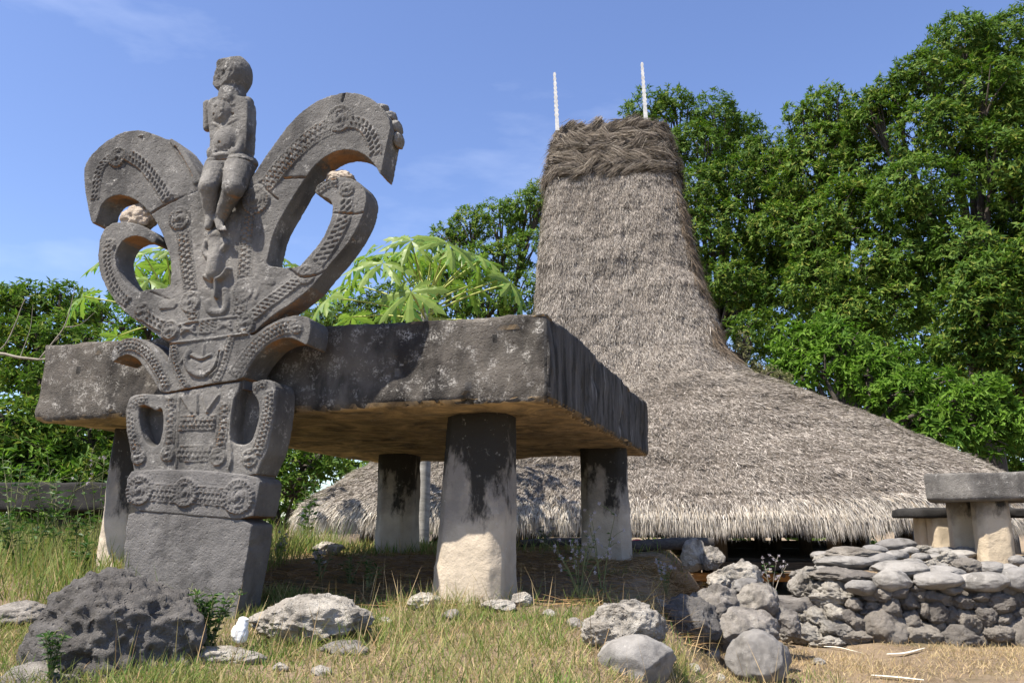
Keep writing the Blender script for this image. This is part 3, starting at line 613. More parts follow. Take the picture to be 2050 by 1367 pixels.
# crumbled crest knobs on the horn's back
def knob(px, py, r, dep, seed):
    bm = bmesh.new(); bmesh.ops.create_icosphere(bm, subdivisions=4, radius=1); me = bm_mesh('horn_comb', bm, True); v = co_of(me)
    v = v * (1 + 0.25 * fbm(v, 2, 3, seed))[:, None] * np.array(r); set_co(me, v); u = S(px - 7, py + 7); r_ = 1.25; me.transform(Matrix.Diagonal((r_, r_, r_, 1))); link('horn_comb', me, M['monument'], mon, (u[0], dep, u[1]))
for i, (px, py, r, dep) in enumerate(((718, 187, (0.075, 0.075, 0.022), 0.10), (757, 197, (0.045, 0.05, 0.035), 0.13), (775, 213, (0.040, 0.05, 0.040), 0.13), (786, 233, (0.034, 0.06, 0.045), 0.14), (790, 258, (0.03, 0.06, 0.05), 0.14), (290, 265, (0.085, 0.08, 0.022), 0.10), (343, 285, (0.045, 0.07, 0.03), 0.12), (365, 315, (0.04, 0.06, 0.05), 0.12))): knob(px, py, r, dep, 60 + i)

# ------------------------------------------------------------------ stone tomb
tomb = empty('stone_tomb', (-1.0, 8.0, 0.9)); tag(tomb, 'massive dolmen tomb with a thick stained capstone on four pillars', 'tomb')
def local(p): return np.asarray(p, float) - np.array([-1.0, 8.0, 0.9])
ZB, ZT = 2.203, 2.857
FR = np.array([0.262, 5.65]); FL = np.array([-3.93, 6.75]); BR = np.array([1.64, 9.95]); BL = np.array([-1.77, 10.98])
bm = bmesh.new()
def lerp(a, b, t): return a * (1 - t) + b * t
ring_b = []; ring_t = []
loop = [(FL, FR), (FR, BR), (BR, BL), (BL, FL)]
for a, b in loop:
    for t in np.linspace(0, 1, 7)[:-1]:
        p = lerp(a, b, t); ring_b.append(local([p[0], p[1], ZB])); ring_t.append(local([*(p * 1.0), ZT]))
vb = [bm.verts.new(p) for p in ring_b]; vt = [bm.verts.new(p) for p in ring_t]; n = len(vb)
bm.faces.new(vb); bm.faces.new(vt)
for i in range(n): bm.faces.new((vb[i], vb[(i + 1) % n], vt[(i + 1) % n], vt[i]))
bmesh.ops.triangulate(bm, faces=bm.faces[:]); bmesh.ops.recalc_face_normals(bm, faces=bm.faces[:])
me = remeshed(bm, 'capstone', 0.031, 2); v = co_of(me); n = no_of(me)
d = 0.035 * fbm(v, 1.3, 3, 71) + 0.014 * fbm(v, 8, 4, 72) + 0.003 * fbm(v, 30, 2, 73)
low = sstep(-0.05, -0.25, v[:, 2] - (ZB + ZT) / 2 + 0.9) * sstep(0.3, 0.7, -n[:, 1])
flake = fbm(v, 2.3, 4, 77); d += low * 0.022 * sstep(-0.05, 0.02, flake)                 # layer left standing along the lower front
d -= sstep(0.1, 0.5, fbm(v, 4, 3, 78)) * 0.02 * (np.abs(n[:, 2]) < 0.75)
edge_n = np.max(np.abs(np.stack([n[:, 2], n @ np.array([-0.254, -0.967, 0]), n @ np.array([0.952, -0.305, 0])], 1)), 1); d -= (edge_n < 0.9) * np.clip(fbm(v, 3.5, 3, 83) + 0.1, 0, 1) * 0.06
und = sstep(0.5, 0.8, -n[:, 2]); d -= und * 0.03 * np.clip(fbm(v * np.array([1, 1, 0.2]), 1.4, 3, 79), 0, 1)
v = v + n * d[:, None]; set_co(me, v)
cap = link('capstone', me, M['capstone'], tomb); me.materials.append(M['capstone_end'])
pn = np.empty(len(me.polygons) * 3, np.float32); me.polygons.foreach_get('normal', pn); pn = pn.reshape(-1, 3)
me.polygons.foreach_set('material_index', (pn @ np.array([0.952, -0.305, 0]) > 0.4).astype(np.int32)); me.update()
def pillar(name, corners, z0, z1, lean, taper, mat, seed, parent, org, voxel=0.025, rough=0.018):
    """corners: plan outline (x,y) at the foot, in world metres"""
    bm = bmesh.new(); c = np.mean(corners, 0)
    a = [bm.verts.new((*(np.array(p) - org[:2]), z0 - org[2])) for p in corners]
    b = [bm.verts.new((*((c + (np.array(p) - c) * taper) + np.array(lean) - org[:2]), z1 - org[2])) for p in corners]; k = len(a)
    bm.faces.new(a); bm.faces.new(b)
    for i in range(k): bm.faces.new((a[i], a[(i + 1) % k], b[(i + 1) % k], b[i]))
    bmesh.ops.triangulate(bm, faces=bm.faces[:]); bmesh.ops.recalc_face_normals(bm, faces=bm.faces[:])
    me = remeshed(bm, name, voxel, 1); v = co_of(me); nn = no_of(me)
    # own origin at the foot
    off = np.array([c[0] - org[0], c[1] - org[1], z0 + 0.15 - org[2]])
    dd = rough * fbm(v + seed, 3.2, 3, seed) + rough * 0.45 * fbm(v + seed, 13, 4, seed + 1)
    v = v + nn * dd[:, None] - off; set_co(me, v)
    return link(name, me, mat, parent, tuple(off))
TO = np.array([-1.0, 8.0, 0.9])
def oct_plan(cx, cy, w, dpt, ch, rot):
    p = np.array([(-w/2+ch, -dpt/2), (w/2-ch, -dpt/2), (w/2, -dpt/2+ch), (w/2, dpt/2-ch), (w/2-ch, dpt/2), (-w/2+ch, dpt/2), (-w/2, dpt/2-ch), (-w/2, -dpt/2+ch)])
    c, s = math.cos(rot), math.sin(rot); return p @ np.array([[c, s], [-s, c]]) + [cx, cy]
pf = at(948, 1200, 6.38); pillar('pillar', oct_plan(pf[0], 6.42, 0.58, 0.46, 0.085, -0.36), 0.70, ZB + 0.06, (0.05, 0.03), 0.84, M['pillar'], 5, tomb, TO, 0.022, 0.013)
pm = at(795, 1100, 10.0); pillar('pillar', oct_plan(pm[0], 10.0, 0.47, 0.45, 0.10, -0.25), 0.85, ZB + 0.05, (0.0, 0.0), 0.97, M['pillar_back'], 15, tomb, TO)
pr = at(1216, 1110, 9.2); pillar('pillar', oct_plan(pr[0], 9.2, 0.52, 0.45, 0.09, -0.2), 0.85, ZB + 0.05, (-0.01, 0.0), 0.95, M['pillar_back'], 25, tomb, TO)
pl = at(242, 1150, 7.25); pillar('pillar', oct_plan(pl[0], 7.3, 0.42, 0.42, 0.08, -0.25), 0.75, ZB + 0.05, (0.03, 0.0), 0.86, M['pillar'], 35, tomb, TO)

# ------------------------------------------------------------------ thatched house
HA = math.radians(8.0); HC = np.array([2.35, 18.0])
house = empty('thatched_house', (HC[0], HC[1], 0.05), -HA); tag(house, 'grey thatched house with a tall peaked tower and wide low eaves', 'house')
LV = [(1.50, 6.15, 7.6, 5.05), (1.78, 6.0, 7.45, 4.95), (2.3, 5.2, 6.65, 4.45), (2.78, 4.35, 5.85, 3.78), (3.44, 3.4, 4.8, 3.06), (3.95, 2.6, 3.75, 2.40), (4.4, 2.16, 2.72, 1.98), (5.0, 1.94, 2.22, 1.72), (6.0, 1.75, 1.97, 1.55), (7.5, 1.62, 1.70, 1.38), (9.0, 1.50, 1.48, 1.15), (9.9, 1.32, 1.30, 0.92), (10.38, 1.15, 1.18, 0.72), (10.56, 0.9, 0.95, 0.35)]
LV = [(z - 0.05, a, b, c) for z, a, b, c in LV]
def prof(z):
    zz = [l[0] for l in LV]; return [np.interp(z, zz, [l[k] for l in LV]) for k in (1, 2, 3)]
def roof_pt(z, th, grow=0.0):
    """superellipse cross-sections: th array"""
    xl, xr, yf = prof(z); e = np.interp(z, [1.2, 3.5, 5, 10.4], [0.42, 0.40, 0.36, 0.36]); c, s = np.cos(th), np.sin(th)
    X = np.sign(c) * np.abs(c) ** e; Yv = np.sign(s) * np.abs(s) ** e
    x = np.where(X > 0, X * (xr + grow), X * (xl + grow)); y = Yv * (yf + grow)
    return np.stack([x, y, np.zeros_like(x) + z], -1)
zs = np.concatenate([np.linspace(1.45, 5, 60), np.linspace(5.06, 10.50, 70)]); NT = 360
ths = np.linspace(0, 2 * math.pi, NT, endpoint=False); 
# even spacing round the outline
def dense_th(a, b, n):
    t = [np.linspace(a, b, n)]
    for k in range(5):
        g_ = np.geomspace(1e-9, 0.08, 90); t += [k * math.pi / 2 + g_, k * math.pi / 2 - g_]
    t = np.unique(np.concatenate(t)); return t[(t >= a) & (t <= b)]
def even_th(z, n):
    t = dense_th(0, 2 * math.pi, 2000); p = roof_pt(z, t); L = np.concatenate([[0], np.cumsum(np.linalg.norm(np.diff(p, axis=0), axis=1))]); return np.interp(np.linspace(0, L[-1], n, endpoint=False), L, t)
V = np.concatenate([roof_pt(z, even_th(z, NT)) for z in zs]); nz_ = len(zs)
def rough_roof(P):
    a = 0.11 * fbm(P, 0.9, 3, 91) + 0.07 * fbm(P * np.array([1, 1, 0.45]), 2.6, 3, 92) + 0.035 * fbm(P * np.array([1, 1, 0.6]), 8.0, 2, 93)
    a = a + 0.016 * (((P[:, 2] + 0.12 * fbm(P, 1.3, 2, 94)) / 0.62) % 1.0 - 0.5) * -1.0
    return a
idx = np.arange(nz_ * NT).reshape(nz_, NT); q = np.stack([idx[:-1], np.roll(idx, -1, 1)[:-1], np.roll(idx, -1, 1)[1:], idx[1:]], -1).reshape(-1, 4)
N0 = np.stack([V[:, 0] * 0.5, V[:, 1], np.zeros(len(V))], 1); N0 = unit(N0); N0[:, 2] = np.interp(V[:, 2], [1.2, 3.5, 4.6], [0.8, 0.8, 0.12]); N0 = unit(N0)
V = V + N0 * rough_roof(V)[:, None]
inner = V * np.array([0.93, 0.92, 1]) - np.array([0, 0, 0.06]); 
ib = idx[0]; io = len(V) + np.arange(NT); V2 = np.concatenate([V, inner[:NT], [[0, 0, 10.55]]]); top = np.stack([idx[-1], np.roll(idx[-1], -1), np.full(NT, len(V2) - 1)], -1)
rim = np.stack([io, np.roll(io, -1), np.roll(ib, -1), ib], -1)
# inner skin up to a dark ceiling
ceil = np.stack([np.roll(io, -1), io, np.full(NT, len(V2))], -1); V2 = np.concatenate([V2, [[0.4, 0, 2.6]]])
roof = link('thatch_roof', np_mesh('thatch_roof', V2, [q, rim, top, ceil]), M['thatch_base'], house)
# strands lying down the slope, thickest where the camera side faces
def roof_strands(n, zlo, zhi, lo, hi, wlo, whi, seed, jitter=0.25, lift=0.12, front_only=True):
    r = np.random.default_rng(seed)
    zz = np.linspace(zlo, zhi, 200); per = np.array([sum(prof(z)) for z in zz]); 
    z = np.interp(r.random(n), np.cumsum(per) / per.sum(), zz)
    th = r.uniform(math.pi * 0.93, math.pi * 2.07, n) if front_only else r.uniform(0, 2 * math.pi, n)
    # resample th by arc length
    tt = dense_th(math.pi * 0.93, math.pi * 2.07, 800)
    out = np.zeros((n, 3)); dn = np.zeros((n, 3)); sd = np.zeros((n, 3))
    u = r.random(n); bins = np.clip(((z - zlo) / (zhi - zlo) * 60).astype(int), 0, 59)
    for b in range(60):
        m = bins == b
        if not m.any(): continue
        zb = zlo + (b + 0.5) / 60 * (zhi - zlo); p = roof_pt(zb, tt); L = np.concatenate([[0], np.cumsum(np.linalg.norm(np.diff(p, axis=0), axis=1))]); th[m] = np.interp(u[m] * L[-1], L, tt)
    P = np.zeros((n, 3)); Q = np.zeros((n, 3)); R = np.zeros((n, 3))
    xl, xr, yf = prof(z); e = np.interp(z, [1.2, 3.5, 5, 10.4], [0.42, 0.40, 0.36, 0.36])
    def pt(z, th):
        xl, xr, yf = prof(z); e = np.interp(z, [1.2, 3.5, 5, 10.4], [0.42, 0.40, 0.36, 0.36]); c, s = np.cos(th), np.sin(th)
        X = np.sign(c) * np.abs(c) ** e; Yv = np.sign(s) * np.abs(s) ** e
        return np.stack([np.where(X > 0, X * xr, X * xl), Yv * yf, z], -1)
    P = pt(z, th); D = unit(pt(z - 0.02, th) - pt(z + 0.02, th)); Tn = unit(pt(z, th + 0.02) - pt(z, th - 0.02)); Nn = unit(np.cross(Tn, D)); 
    Nn *= np.sign(np.sum(Nn * np.stack([P[:, 0], P[:, 1], np.ones(n)], 1), 1))[:, None]
    N0 = np.stack([P[:, 0] * 0.5, P[:, 1], np.zeros(n)], 1); N0 = unit(N0); N0[:, 2] = np.interp(P[:, 2], [1.2, 3.5, 4.6], [0.8, 0.8, 0.12]); N0 = unit(N0)
    P = P + N0 * rough_roof(P)[:, None] + Nn * 0.005
    D = unit(D + Tn * r.normal(0, jitter, n)[:, None] + Nn * (np.abs(r.normal(0, lift, n)) + 0.02)[:, None])
    side = unit(np.cross(D, Nn) + Nn * r.normal(0, 0.5, n)[:, None])
    return P, D, side, r.uniform(lo, hi, n), r.uniform(wlo, whi, n), Nn, r
def strands_obj(name, pack, mat, droop=0.0, parent=None):
    P, D, side, L, Wd, _, r = pack; v, f = ribbons(P, D, side, L, Wd, droop) if droop else spikes(P, D, side, L, Wd); o = link(name, np_mesh(name, v, f, False), mat, parent if parent is not None else house); o['kind'] = 'stuff'; return o
strands_obj('tower_thatch', roof_strands(205000, 4.0, 9.25, 0.035, 0.12, 0.007, 0.014, 11, 0.24, 0.30), M['thatch'], 0.0)
strands_obj('slope_thatch', roof_strands(195000, 1.6, 4.3, 0.04, 0.13, 0.007, 0.014, 12, 0.42, 0.28), M['thatch'], 0.0)
pkb = roof_strands(42000, 1.50, 2.05, 0.08, 0.24, 0.007, 0.015, 13, 0.20, 0.28)
keepb = pkb[0][:, 2] < 1.72 + 0.28 * fbm(pkb[0] * np.array([1, 1, 0.2]), 1.4, 4, 55) + pkb[6].normal(0, 0.07, len(pkb[0]))
strands_obj('bleached_thatch', tuple(a[keepb] for a in pkb[:6]) + (pkb[6],), M['thatch_pale'], 0.0)
pk = list(roof_strands(1800, 2.0, 9.0, 0.10, 0.28, 0.006, 0.010, 17, 0.4, 0.2)); strands_obj('loose_thatch', pk, M['thatch_pale'], 0.1)
# eave fringe hanging down
n = 42000; r = np.random.default_rng(14); P, D, sd, L, Wd, Nn, _ = roof_strands(n, 1.46, 1.60, 0.16, 0.36, 0.007, 0.016, 15, 0.12, 0.12)
P = P - Nn * r.uniform(0, 0.22, n)[:, None]; D = unit(D * 0.35 + np.array([0, 0, -1.0]) + Nn * 0.25 + r.normal(0, 0.12, (n, 3))); 
clump = 1 + 0.35 * fbm(P, 2.6, 3, 33); strands_obj('eave_fringe', (P, D, sd, L * clump * 0.95, Wd, Nn, r), M['thatch_pale'], 0.0)
# twisted thatch wrapping round the tower's head: rows of slanting tufts
rows = 5
for k in range(rows):
    z0 = 9.02 + k * 0.30; r = np.random.default_rng(50 + k); nt = 34; tt = even_th(z0, nt); C = roof_pt(z0, tt, 0.0); TT = unit(np.roll(C, -1, 0) - np.roll(C, 1, 0)); sgn = 1 if k % 2 else -1
    per = 420; R0 = []; D0 = []; S0 = []; L0 = []; W0 = []
    for i in range(nt):
        if C[i, 1] > 0.6: continue
        nn = unit(np.array([C[i, 0] * 0.6, C[i, 1], 0.1])); ax = unit(TT[i] * sgn * 0.9 + np.array([0, 0, -0.42 + 0.30 * r.normal()]) + nn * 0.18)
        off = r.normal(0, 1, (per, 3)) * np.array([0.045, 0.045, 0.052]) + np.array([0, 0, r.normal(0, 0.05)])
        R0.append(C[i] + off + nn * r.uniform(-0.05, 0.08, per)[:, None] - ax * 0.12); D0.append(unit(ax + r.normal(0, 0.16, (per, 3)))); S0.append(unit(np.cross(ax, nn) + r.normal(0, 0.4, (per, 3))))
        L0.append(r.uniform(0.18, 0.42, per)); W0.append(r.uniform(0.007, 0.016, per))
    v, f = ribbons(np.concatenate(R0), np.concatenate(D0), np.concatenate(S0), np.concatenate(L0), np.concatenate(W0), 0.12)
    o = link('thatch_braid', np_mesh('thatch_braid', v, f, False), M['thatch_braid'], house); o['kind'] = 'stuff'
# ropes of thatch under the tufts
for k in range(4):
    z0 = 9.14 + k * 0.335; tt = even_th(z0, 120); C = roof_pt(z0, tt, -0.03); C[:, 2] += 0.07 * np.sin(np.arange(120) * 0.35 + k); C = np.concatenate([C, C[:1]])
    v, f = tube(C, np.full(121, 0.11) * (1 + 0.18 * np.sin(np.arange(121) * 0.9 + k)), 10); v = v + (0.035 * fbm(v, 7, 3, 200 + k))[:, None] * unit(v - [0, 0, z0])
    link('thatch_rope', np_mesh('thatch_rope', v, [f]), M['thatch_base'], house)
# ragged strands along the tower's right front corner
n = 5000; P, D, sd, L, Wd, Nn, r = roof_strands(60000, 4.6, 9.1, 0.10, 0.34, 0.006, 0.012, 23, 0.45, 0.35); k = (P[:, 0] > 0.86 * prof(P[:, 2])[1]) & (fbm(P, 1.6, 3, 61) > 0.08)
strands_obj('ragged_corner_thatch', (P[k], D[k], sd[k], L[k], Wd[k], Nn[k], r), M['thatch_corner'], 0.25)
# white serrated finials
def finial(px0, py0, px1, py1, d):
    a = at(px0, py0, d); b = at(px1, py1, d); d0 = b - a; L = np.linalg.norm(d0); t = d0 / L; sx = np.array([1, 0, 0]) - t * t[0]; sx /= np.linalg.norm(sx); sy = np.cross(t, sx)
    K = 26; pts = []
    for i in range(K + 1):
        s = i / K; w = np.interp(s, [0, 0.35, 1], [0.042, 0.038, 0.024]); w *= (1.35 if i % 2 else 0.8) if s > 0.2 else 1.0; pts.append((s, w))
    V = []; F = []
    for i, (s, w) in enumerate(pts):
        p = a + t * L * s
        for x, y in ((-w, -0.022), (w, -0.022), (w, 0.022), (-w, 0.022)): V.append(p + sx * x + sy * y)
    for i in range(K):
        for k in range(4): F.append((i * 4 + k, i * 4 + (k + 1) % 4, (i + 1) * 4 + (k + 1) % 4, (i + 1) * 4 + k))
    F.append((K * 4, K * 4 + 1, K * 4 + 2, K * 4 + 3)); F.append((3, 2, 1, 0))
    Mi = np.array(house_inv); V = np.array(V); V = V @ Mi[:3, :3].T + Mi[:3, 3]
    link('finial', np_mesh('finial', V, [np.array(F)], False), M['white_paint'], house)
house_inv = (Matrix.Translation((HC[0], HC[1], 0.05)) @ Matrix.Rotation(-HA, 4, 'Z')).inverted()
finial(1116, 262, 1110, 146, 17.2); finial(1293, 240, 1285, 126, 17.2)
# frame below the eaves: posts, floor beams and planks
def hbox(name, c, s, mat):
    bm = bmesh.new(); box(bm, (0, 0, 0), s); bmesh.ops.bevel(bm, geom=bm.edges[:], offset=0.012, segments=1, affect='EDGES'); return link(name, bm_mesh(name, bm), mat, house, c)
for ix, x in enumerate((-4.4, -2.4, -0.4, 1.6, 3.4, 5.2)):
    for y in (-3.9, -1.6, 1.6, 3.9):
        v, f = tube([(x, y, -0.2), (x + 0.02, y, 0.8), (x, y + 0.01, 2.2)], [0.13, 0.12, 0.12], 10); link('post', np_mesh('post', v, [f]), M['wood'], house)
hbox('floor_beam', (0.4, -4.15, 0.55), (10.6, 0.10, 0.13), M['ochre_wood']); hbox('floor_beam', (0.4, -4.02, 0.72), (10.6, 0.16, 0.14), M['wood_h']); hbox('floor_beam', (0.4, 4.0, 0.6), (10.4, 0.16, 0.2), M['wood_h'])
hbox('floor_beam', (0.4, -4.0, 1.98), (10.4, 0.16, 0.18), M['wood_h']); hbox('floor_beam', (0.4, 4.0, 1.95), (10.2, 0.16, 0.18), M['wood_h'])
pb = bmesh.new(); box(pb, (0, 0, 0), (10.2, 0.30, 0.04)); pm_ = bm_mesh('floor_plank', pb)
for k in range(25): link('floor_plank', pm_, M['wood_h'], house, (0.4, -3.8 + k * 0.316, 0.815 + 0.004 * (k % 3)))
wb = bmesh.new(); box(wb, (0, 0, 0), (10.2, 0.05, 0.17)); wm_ = bm_mesh('wall_board', wb)
for k, z in enumerate((0.95, 1.18, 1.33, 1.52, 1.70, 1.87)): link('wall_board', wm_, M['wood_h'], house, (0.4, 2.4, z))
# small dark studs along the ochre beam
sb = bmesh.new(); bmesh.ops.create_cone(sb, cap_ends=True, segments=10, radius1=0.035, radius2=0.03, depth=0.03, matrix=Matrix.Rotation(math.pi / 2, 4, 'X')); sm_ = bm_mesh('beam_stud', sb)
for k in range(30): link('beam_stud', sm_, M['wood'], house, (1.5 + k * 0.13, -4.21, 0.58))

# ------------------------------------------------------------------ rocks
def rock_mesh(name, size, seed, sub=5, planes=7, coarse=0.22, fine=0.06, cut=0.72):
    bm = bmesh.new(); bmesh.ops.create_icosphere(bm, subdivisions=sub, radius=1); me = bm_mesh(name, bm, True); v = co_of(me); r = np.random.default_rng(seed)
    for k in range(planes):
        nrm = unit(r.normal(0, 1, 3)); dd = r.uniform(cut, 0.95); ex = v @ nrm - dd; v = v - np.where(ex > 0, ex * 0.94, 0)[:, None] * nrm
    n = unit(v); d = coarse * fbm(v, 1.4, 3, seed) + fine * 1.5 * fbm(v, 4.5, 5, seed + 1, 0.62)
    v = v + n * d[:, None]; v = v * np.array(size) * 0.5; set_co(me, v); return me
def rock(px, py, wpx, hpx, mat, label, seed, depth=0.8, d=None, sub=5, rz=None, pit=0.0, planes=10, coarse=0.24, fine=0.11, name='rock', cat='rock', sink=0.12, cut=0.6):
    """px,py: middle of the visible foot; sizes in photo pixels"""
    b = G(px, py) if d is None else at(px, py, d); sc = b[1] / FPX * 1.02; w, h = wpx * sc, hpx * sc * (1 + sink)
    me = rock_mesh(name, (w, w * depth, h), seed, sub, planes, coarse, fine, cut); v = co_of(me); 
    if pit:
        n = no_of(me); c = fbm(v, 9, 4, seed + 5, 0.62); v = v - n * (pit * (np.clip(c + 0.05, 0, 1) * 1.4))[:, None] + n * (pit * 0.6 * fbm(v, 26, 3, seed + 6))[:, None]; set_co(me, v)
    zmin = v[:, 2].min()
    o = link(name, me, mat, None, (b[0], b[1] + w * depth * 0.25, b[2] - zmin - h * sink)); o.rotation_euler = (0, 0, 0 if rz is None else rz)
    return tag(o, label, cat)
rock(190, 1420, 325, 262, M['rock_dark'], 'big dark pitted lava boulder at the foot of the carved monument', 3, 0.75, d=4.6, sub=6, pit=0.05, coarse=0.2, fine=0.07, name='boulder', cat='boulder', cut=0.66, sink=0.1)
rock(615, 1285, 245, 95, M['rock_pale'], 'broad pale rough rock beside the white plastic bag', 8, 0.6, d=5.15, sub=6, pit=0.02, sink=0.2)
rock(20, 1255, 120, 46, M['rock_grey'], 'low grey rock behind the big dark boulder', 9, 0.8)
rock(60, 1420, 170, 80, M['rock_grey'], 'grey rock half buried below the big dark boulder', 31, 0.8, d=4.35)
rock(1262, 1325, 160, 108, M['rock_pale'], 'upright cream coral rock behind the smooth brown-grey stone', 10, 0.75, sub=6, pit=0.02, cut=0.6, sink=0.15)
rock(1282, 1385, 150, 95, M['cobble'], 'smooth brown-grey stone leaning before the cream coral rock', 12, 0.7, d=4.75, sub=5, coarse=0.16, fine=0.04, planes=9, cut=0.6)
rock(1530, 1367, 120, 88, M['cobble'], 'rounded grey boulder alone in the dry grass below the rock pile', 15, 0.8, sub=5, coarse=0.16, fine=0.04, planes=8, cut=0.66)
rock(690, 1318, 110, 36, M['rock_grey'], 'flat grey stone sunk in grass before the broad pale rock', 17, 0.7, d=4.95)
rock(430, 1340, 140, 40, M['rock_pale'], 'low tan rock in front of the leafy green plant', 19, 0.7, d=4.75)
rock(845, 1222, 60, 30, M['rock_pale'], 'small pale rock against the left foot of the front pillar', 20, 0.8); rock(1045, 1215, 40, 26, M['rock_pale'], 'little cream stone at the right foot of the front pillar', 22, 0.8); rock(1000, 1225, 70, 24, M['rock_pale'], 'flat pale stone in grass in front of the front pillar', 23, 0.8)
rock(655, 1112, 60, 30, M['rock_pale'], 'lone cream stone on the grass between monument and thatched eave', 24, 0.8)
# rock pile at the mound's right edge
PILE = [(1398, 1130, 62, 48, 'rock_pale', 'white rock at the end of the dark timber'), (1428, 1130, 50, 38, 'rock_grey', 'grey rock snug against the white rock by the timber'), (1480, 1180, 100, 62, 'rock_pale', 'pale knobbly rock on top of the rock pile'), (1495, 1192, 74, 36, 'cobble', 'dark smooth stone set in the rock pile under a pale knobbly rock'),
        (1437, 1232, 108, 60, 'rock_grey', 'rounded tan-grey boulder in the middle of the rock pile'), (1528, 1235, 96, 64, 'rock_grey', 'grey boulder of the rock pile next to the flat step'), (1395, 1272, 118, 78, 'rock_dark', 'large dark ribbed boulder at the left of the rock pile'), (1500, 1288, 130, 74, 'rock_grey', 'broad grey stone at the foot of the rock pile'), (1583, 1262, 60, 50, 'rock_grey', 'small rough stone wedged between rock pile and step'), (1440, 1178, 50, 34, 'rock_pale', 'small cream stone beside the straw heap'), (1318, 1225, 50, 24, 'rock_pale', 'small orange-tan stone in the grass left of the rock pile')]
for i, (px, py, w, h, m, lab) in enumerate(PILE):
    dd = {0: 9.6, 1: 9.5, 2: 7.9, 3: 7.6, 4: 7.1, 5: 7.35, 6: 6.55, 7: 6.6, 8: 7.3, 9: 7.9, 10: 6.8}[i]
    b = at(px, py, dd); sc = dd / FPX
    o = rock(px, py, w, h, M[m], lab, 300 + i, 0.85, d=dd, pit=0.018 if m != 'cobble' else 0, coarse=0.2, sink=0.25)
    o['group'] = 'rocks piled at the mound edge'

# ------------------------------------------------------------------ dry stone wall on the right
wall = empty('dry_stone_wall', (4.4, WALL_Y, 0.3)); tag(wall, 'low dry stone wall of rough lumps capped with smooth oval stones', 'wall')
WO = np.array([4.4, WALL_Y, 0.3])
zw = lambda zx, zy: (1560 + zx / 2.927, 900 + zy / 2.927)
lump_meshes = [rock_mesh('wall_stone', (1, 1, 1), 400 + i, 5, 8, 0.2, 0.11, 0.6) for i in range(12)]
flat_meshes = [rock_mesh('cap_stone', (1, 1, 1), 450 + i, 5, 4, 0.12, 0.035, 0.75) for i in range(9)]
pale_meshes = [rock_mesh('rubble_stone', (1, 1, 1), 480 + i, 5, 8, 0.28, 0.18, 0.55) for i in range(7)]
for L_, m_ in ((lump_meshes, 'lump'), (flat_meshes, 'cobble'), (pale_meshes, 'mortar')):
    for me in L_: me.materials.append(M[m_])
wr = random.Random(5)
def wstone(kind, zx, zy, w, h, d, name='stone', dep=0.9, tilt=0.0):
    px, py = zw(zx, zy); p = at(px, py, d); sc = d / FPX / 2.927
    me = wr.choice({'l': lump_meshes, 'f': flat_meshes, 'p': pale_meshes}[kind]); o = link(name, me, None, wall, tuple(p - WO))
    o.scale = (w * sc * 1.12, max(w, h) * sc * dep, h * sc * 1.16); o.rotation_euler = (wr.uniform(-0.1, 0.1), tilt + wr.uniform(-0.06, 0.06), wr.uniform(-0.25, 0.25))
    return o
def wall_d(zx): return np.interp(zx, [60, 400, 1434], [8.75, 8.3, 8.2])
CAPS = [(490,805,190,80),(665,770,220,105),(925,765,265,85),(1190,775,265,100),(1400,760,190,120),(1640,770,250,100)]
for zx, zy, w, h in CAPS: wstone('f', zx, zy, w, h, wall_d(zx) + 0.02, 'cap_stone', 0.7)
UP = [(440,745,270,62,8.55),(300,722,230,60,8.6),(700,700,290,78,8.6),(960,715,210,54,8.6),(400,664,310,70,8.95),(420,612,330,66,9.3),(600,644,140,60,9.0),(690,620,120,50,9.2),(830,632,100,45,9.2),(965,645,140,80,9.0),(1100,688,160,80,8.75),(1245,694,160,62,8.7),(1395,650,90,50,9.0),(870,678,110,46,8.85),(780,665,110,46,8.9),(1330,700,120,50,8.65),(1520,690,170,70,8.7),(680,566,210,72,9.9),(840,580,110,40,9.8),(560,590,140,50,9.6),(930,600,120,40,9.7),(1080,610,150,44,9.7),(760,596,100,34,9.6),(1240,640,120,40,9.4),(1500,640,160,50,9.4)]
UP += [(wr.uniform(250, 1100), zy_, wr.uniform(70, 150), wr.uniform(34, 56), np.interp(zy_, [590, 720], [9.6, 8.75])) for zy_ in np.linspace(590, 715, 34)]
for zx, zy, w, h, d in UP: wstone(wr.choice('ffffffpl'), zx, zy, w, h * 1.12, d, 'stone', 0.9)
LOW = [(440,910,90,75),(530,864,90,46),(600,842,100,84),(540,916,96,62),(500,950,80,46),(580,956,100,56),(405,978,80,76),(462,1012,120,104),(620,1062,236,205),(660,925,126,126),(760,892,116,106),(815,802,110,76),(822,852,96,66),(890,862,100,70),(850,932,76,86),(780,1002,116,126),(920,945,116,116),(965,872,146,84),(940,1024,98,96),(832,1082,200,140),(1012,972,90,108),(1080,890,116,86),(1106,1002,140,158),(1180,906,100,66),(1180,856,118,56),(1212,972,116,106),(1290,896,150,106),(1325,812,116,76),(1312,986,116,86),(1402,946,130,86),(1404,872,110,86),(1282,1062,160,106),(1180,1084,90,96),(1052,1120,240,166),(1272,1132,110,76),(1404,1112,170,230),(722,1152,110,66),(1204,1204,190,84),(420,1090,210,86),(900,1130,110,90),(1120,1180,110,70),(700,830,110,70),(1000,815,120,60),(1150,820,100,46),(1250,830,90,50),(1500,880,160,110),(1520,1000,150,120),(1560,1110,180,150),(690,1100,120,90),(560,1150,120,60)]
for zx, zy, w, h in LOW: wstone('l', zx, zy, w * 0.96, h * 0.96, wall_d(zx) + 0.03 + wr.uniform(-0.03, 0.05), 'stone', 1.0)
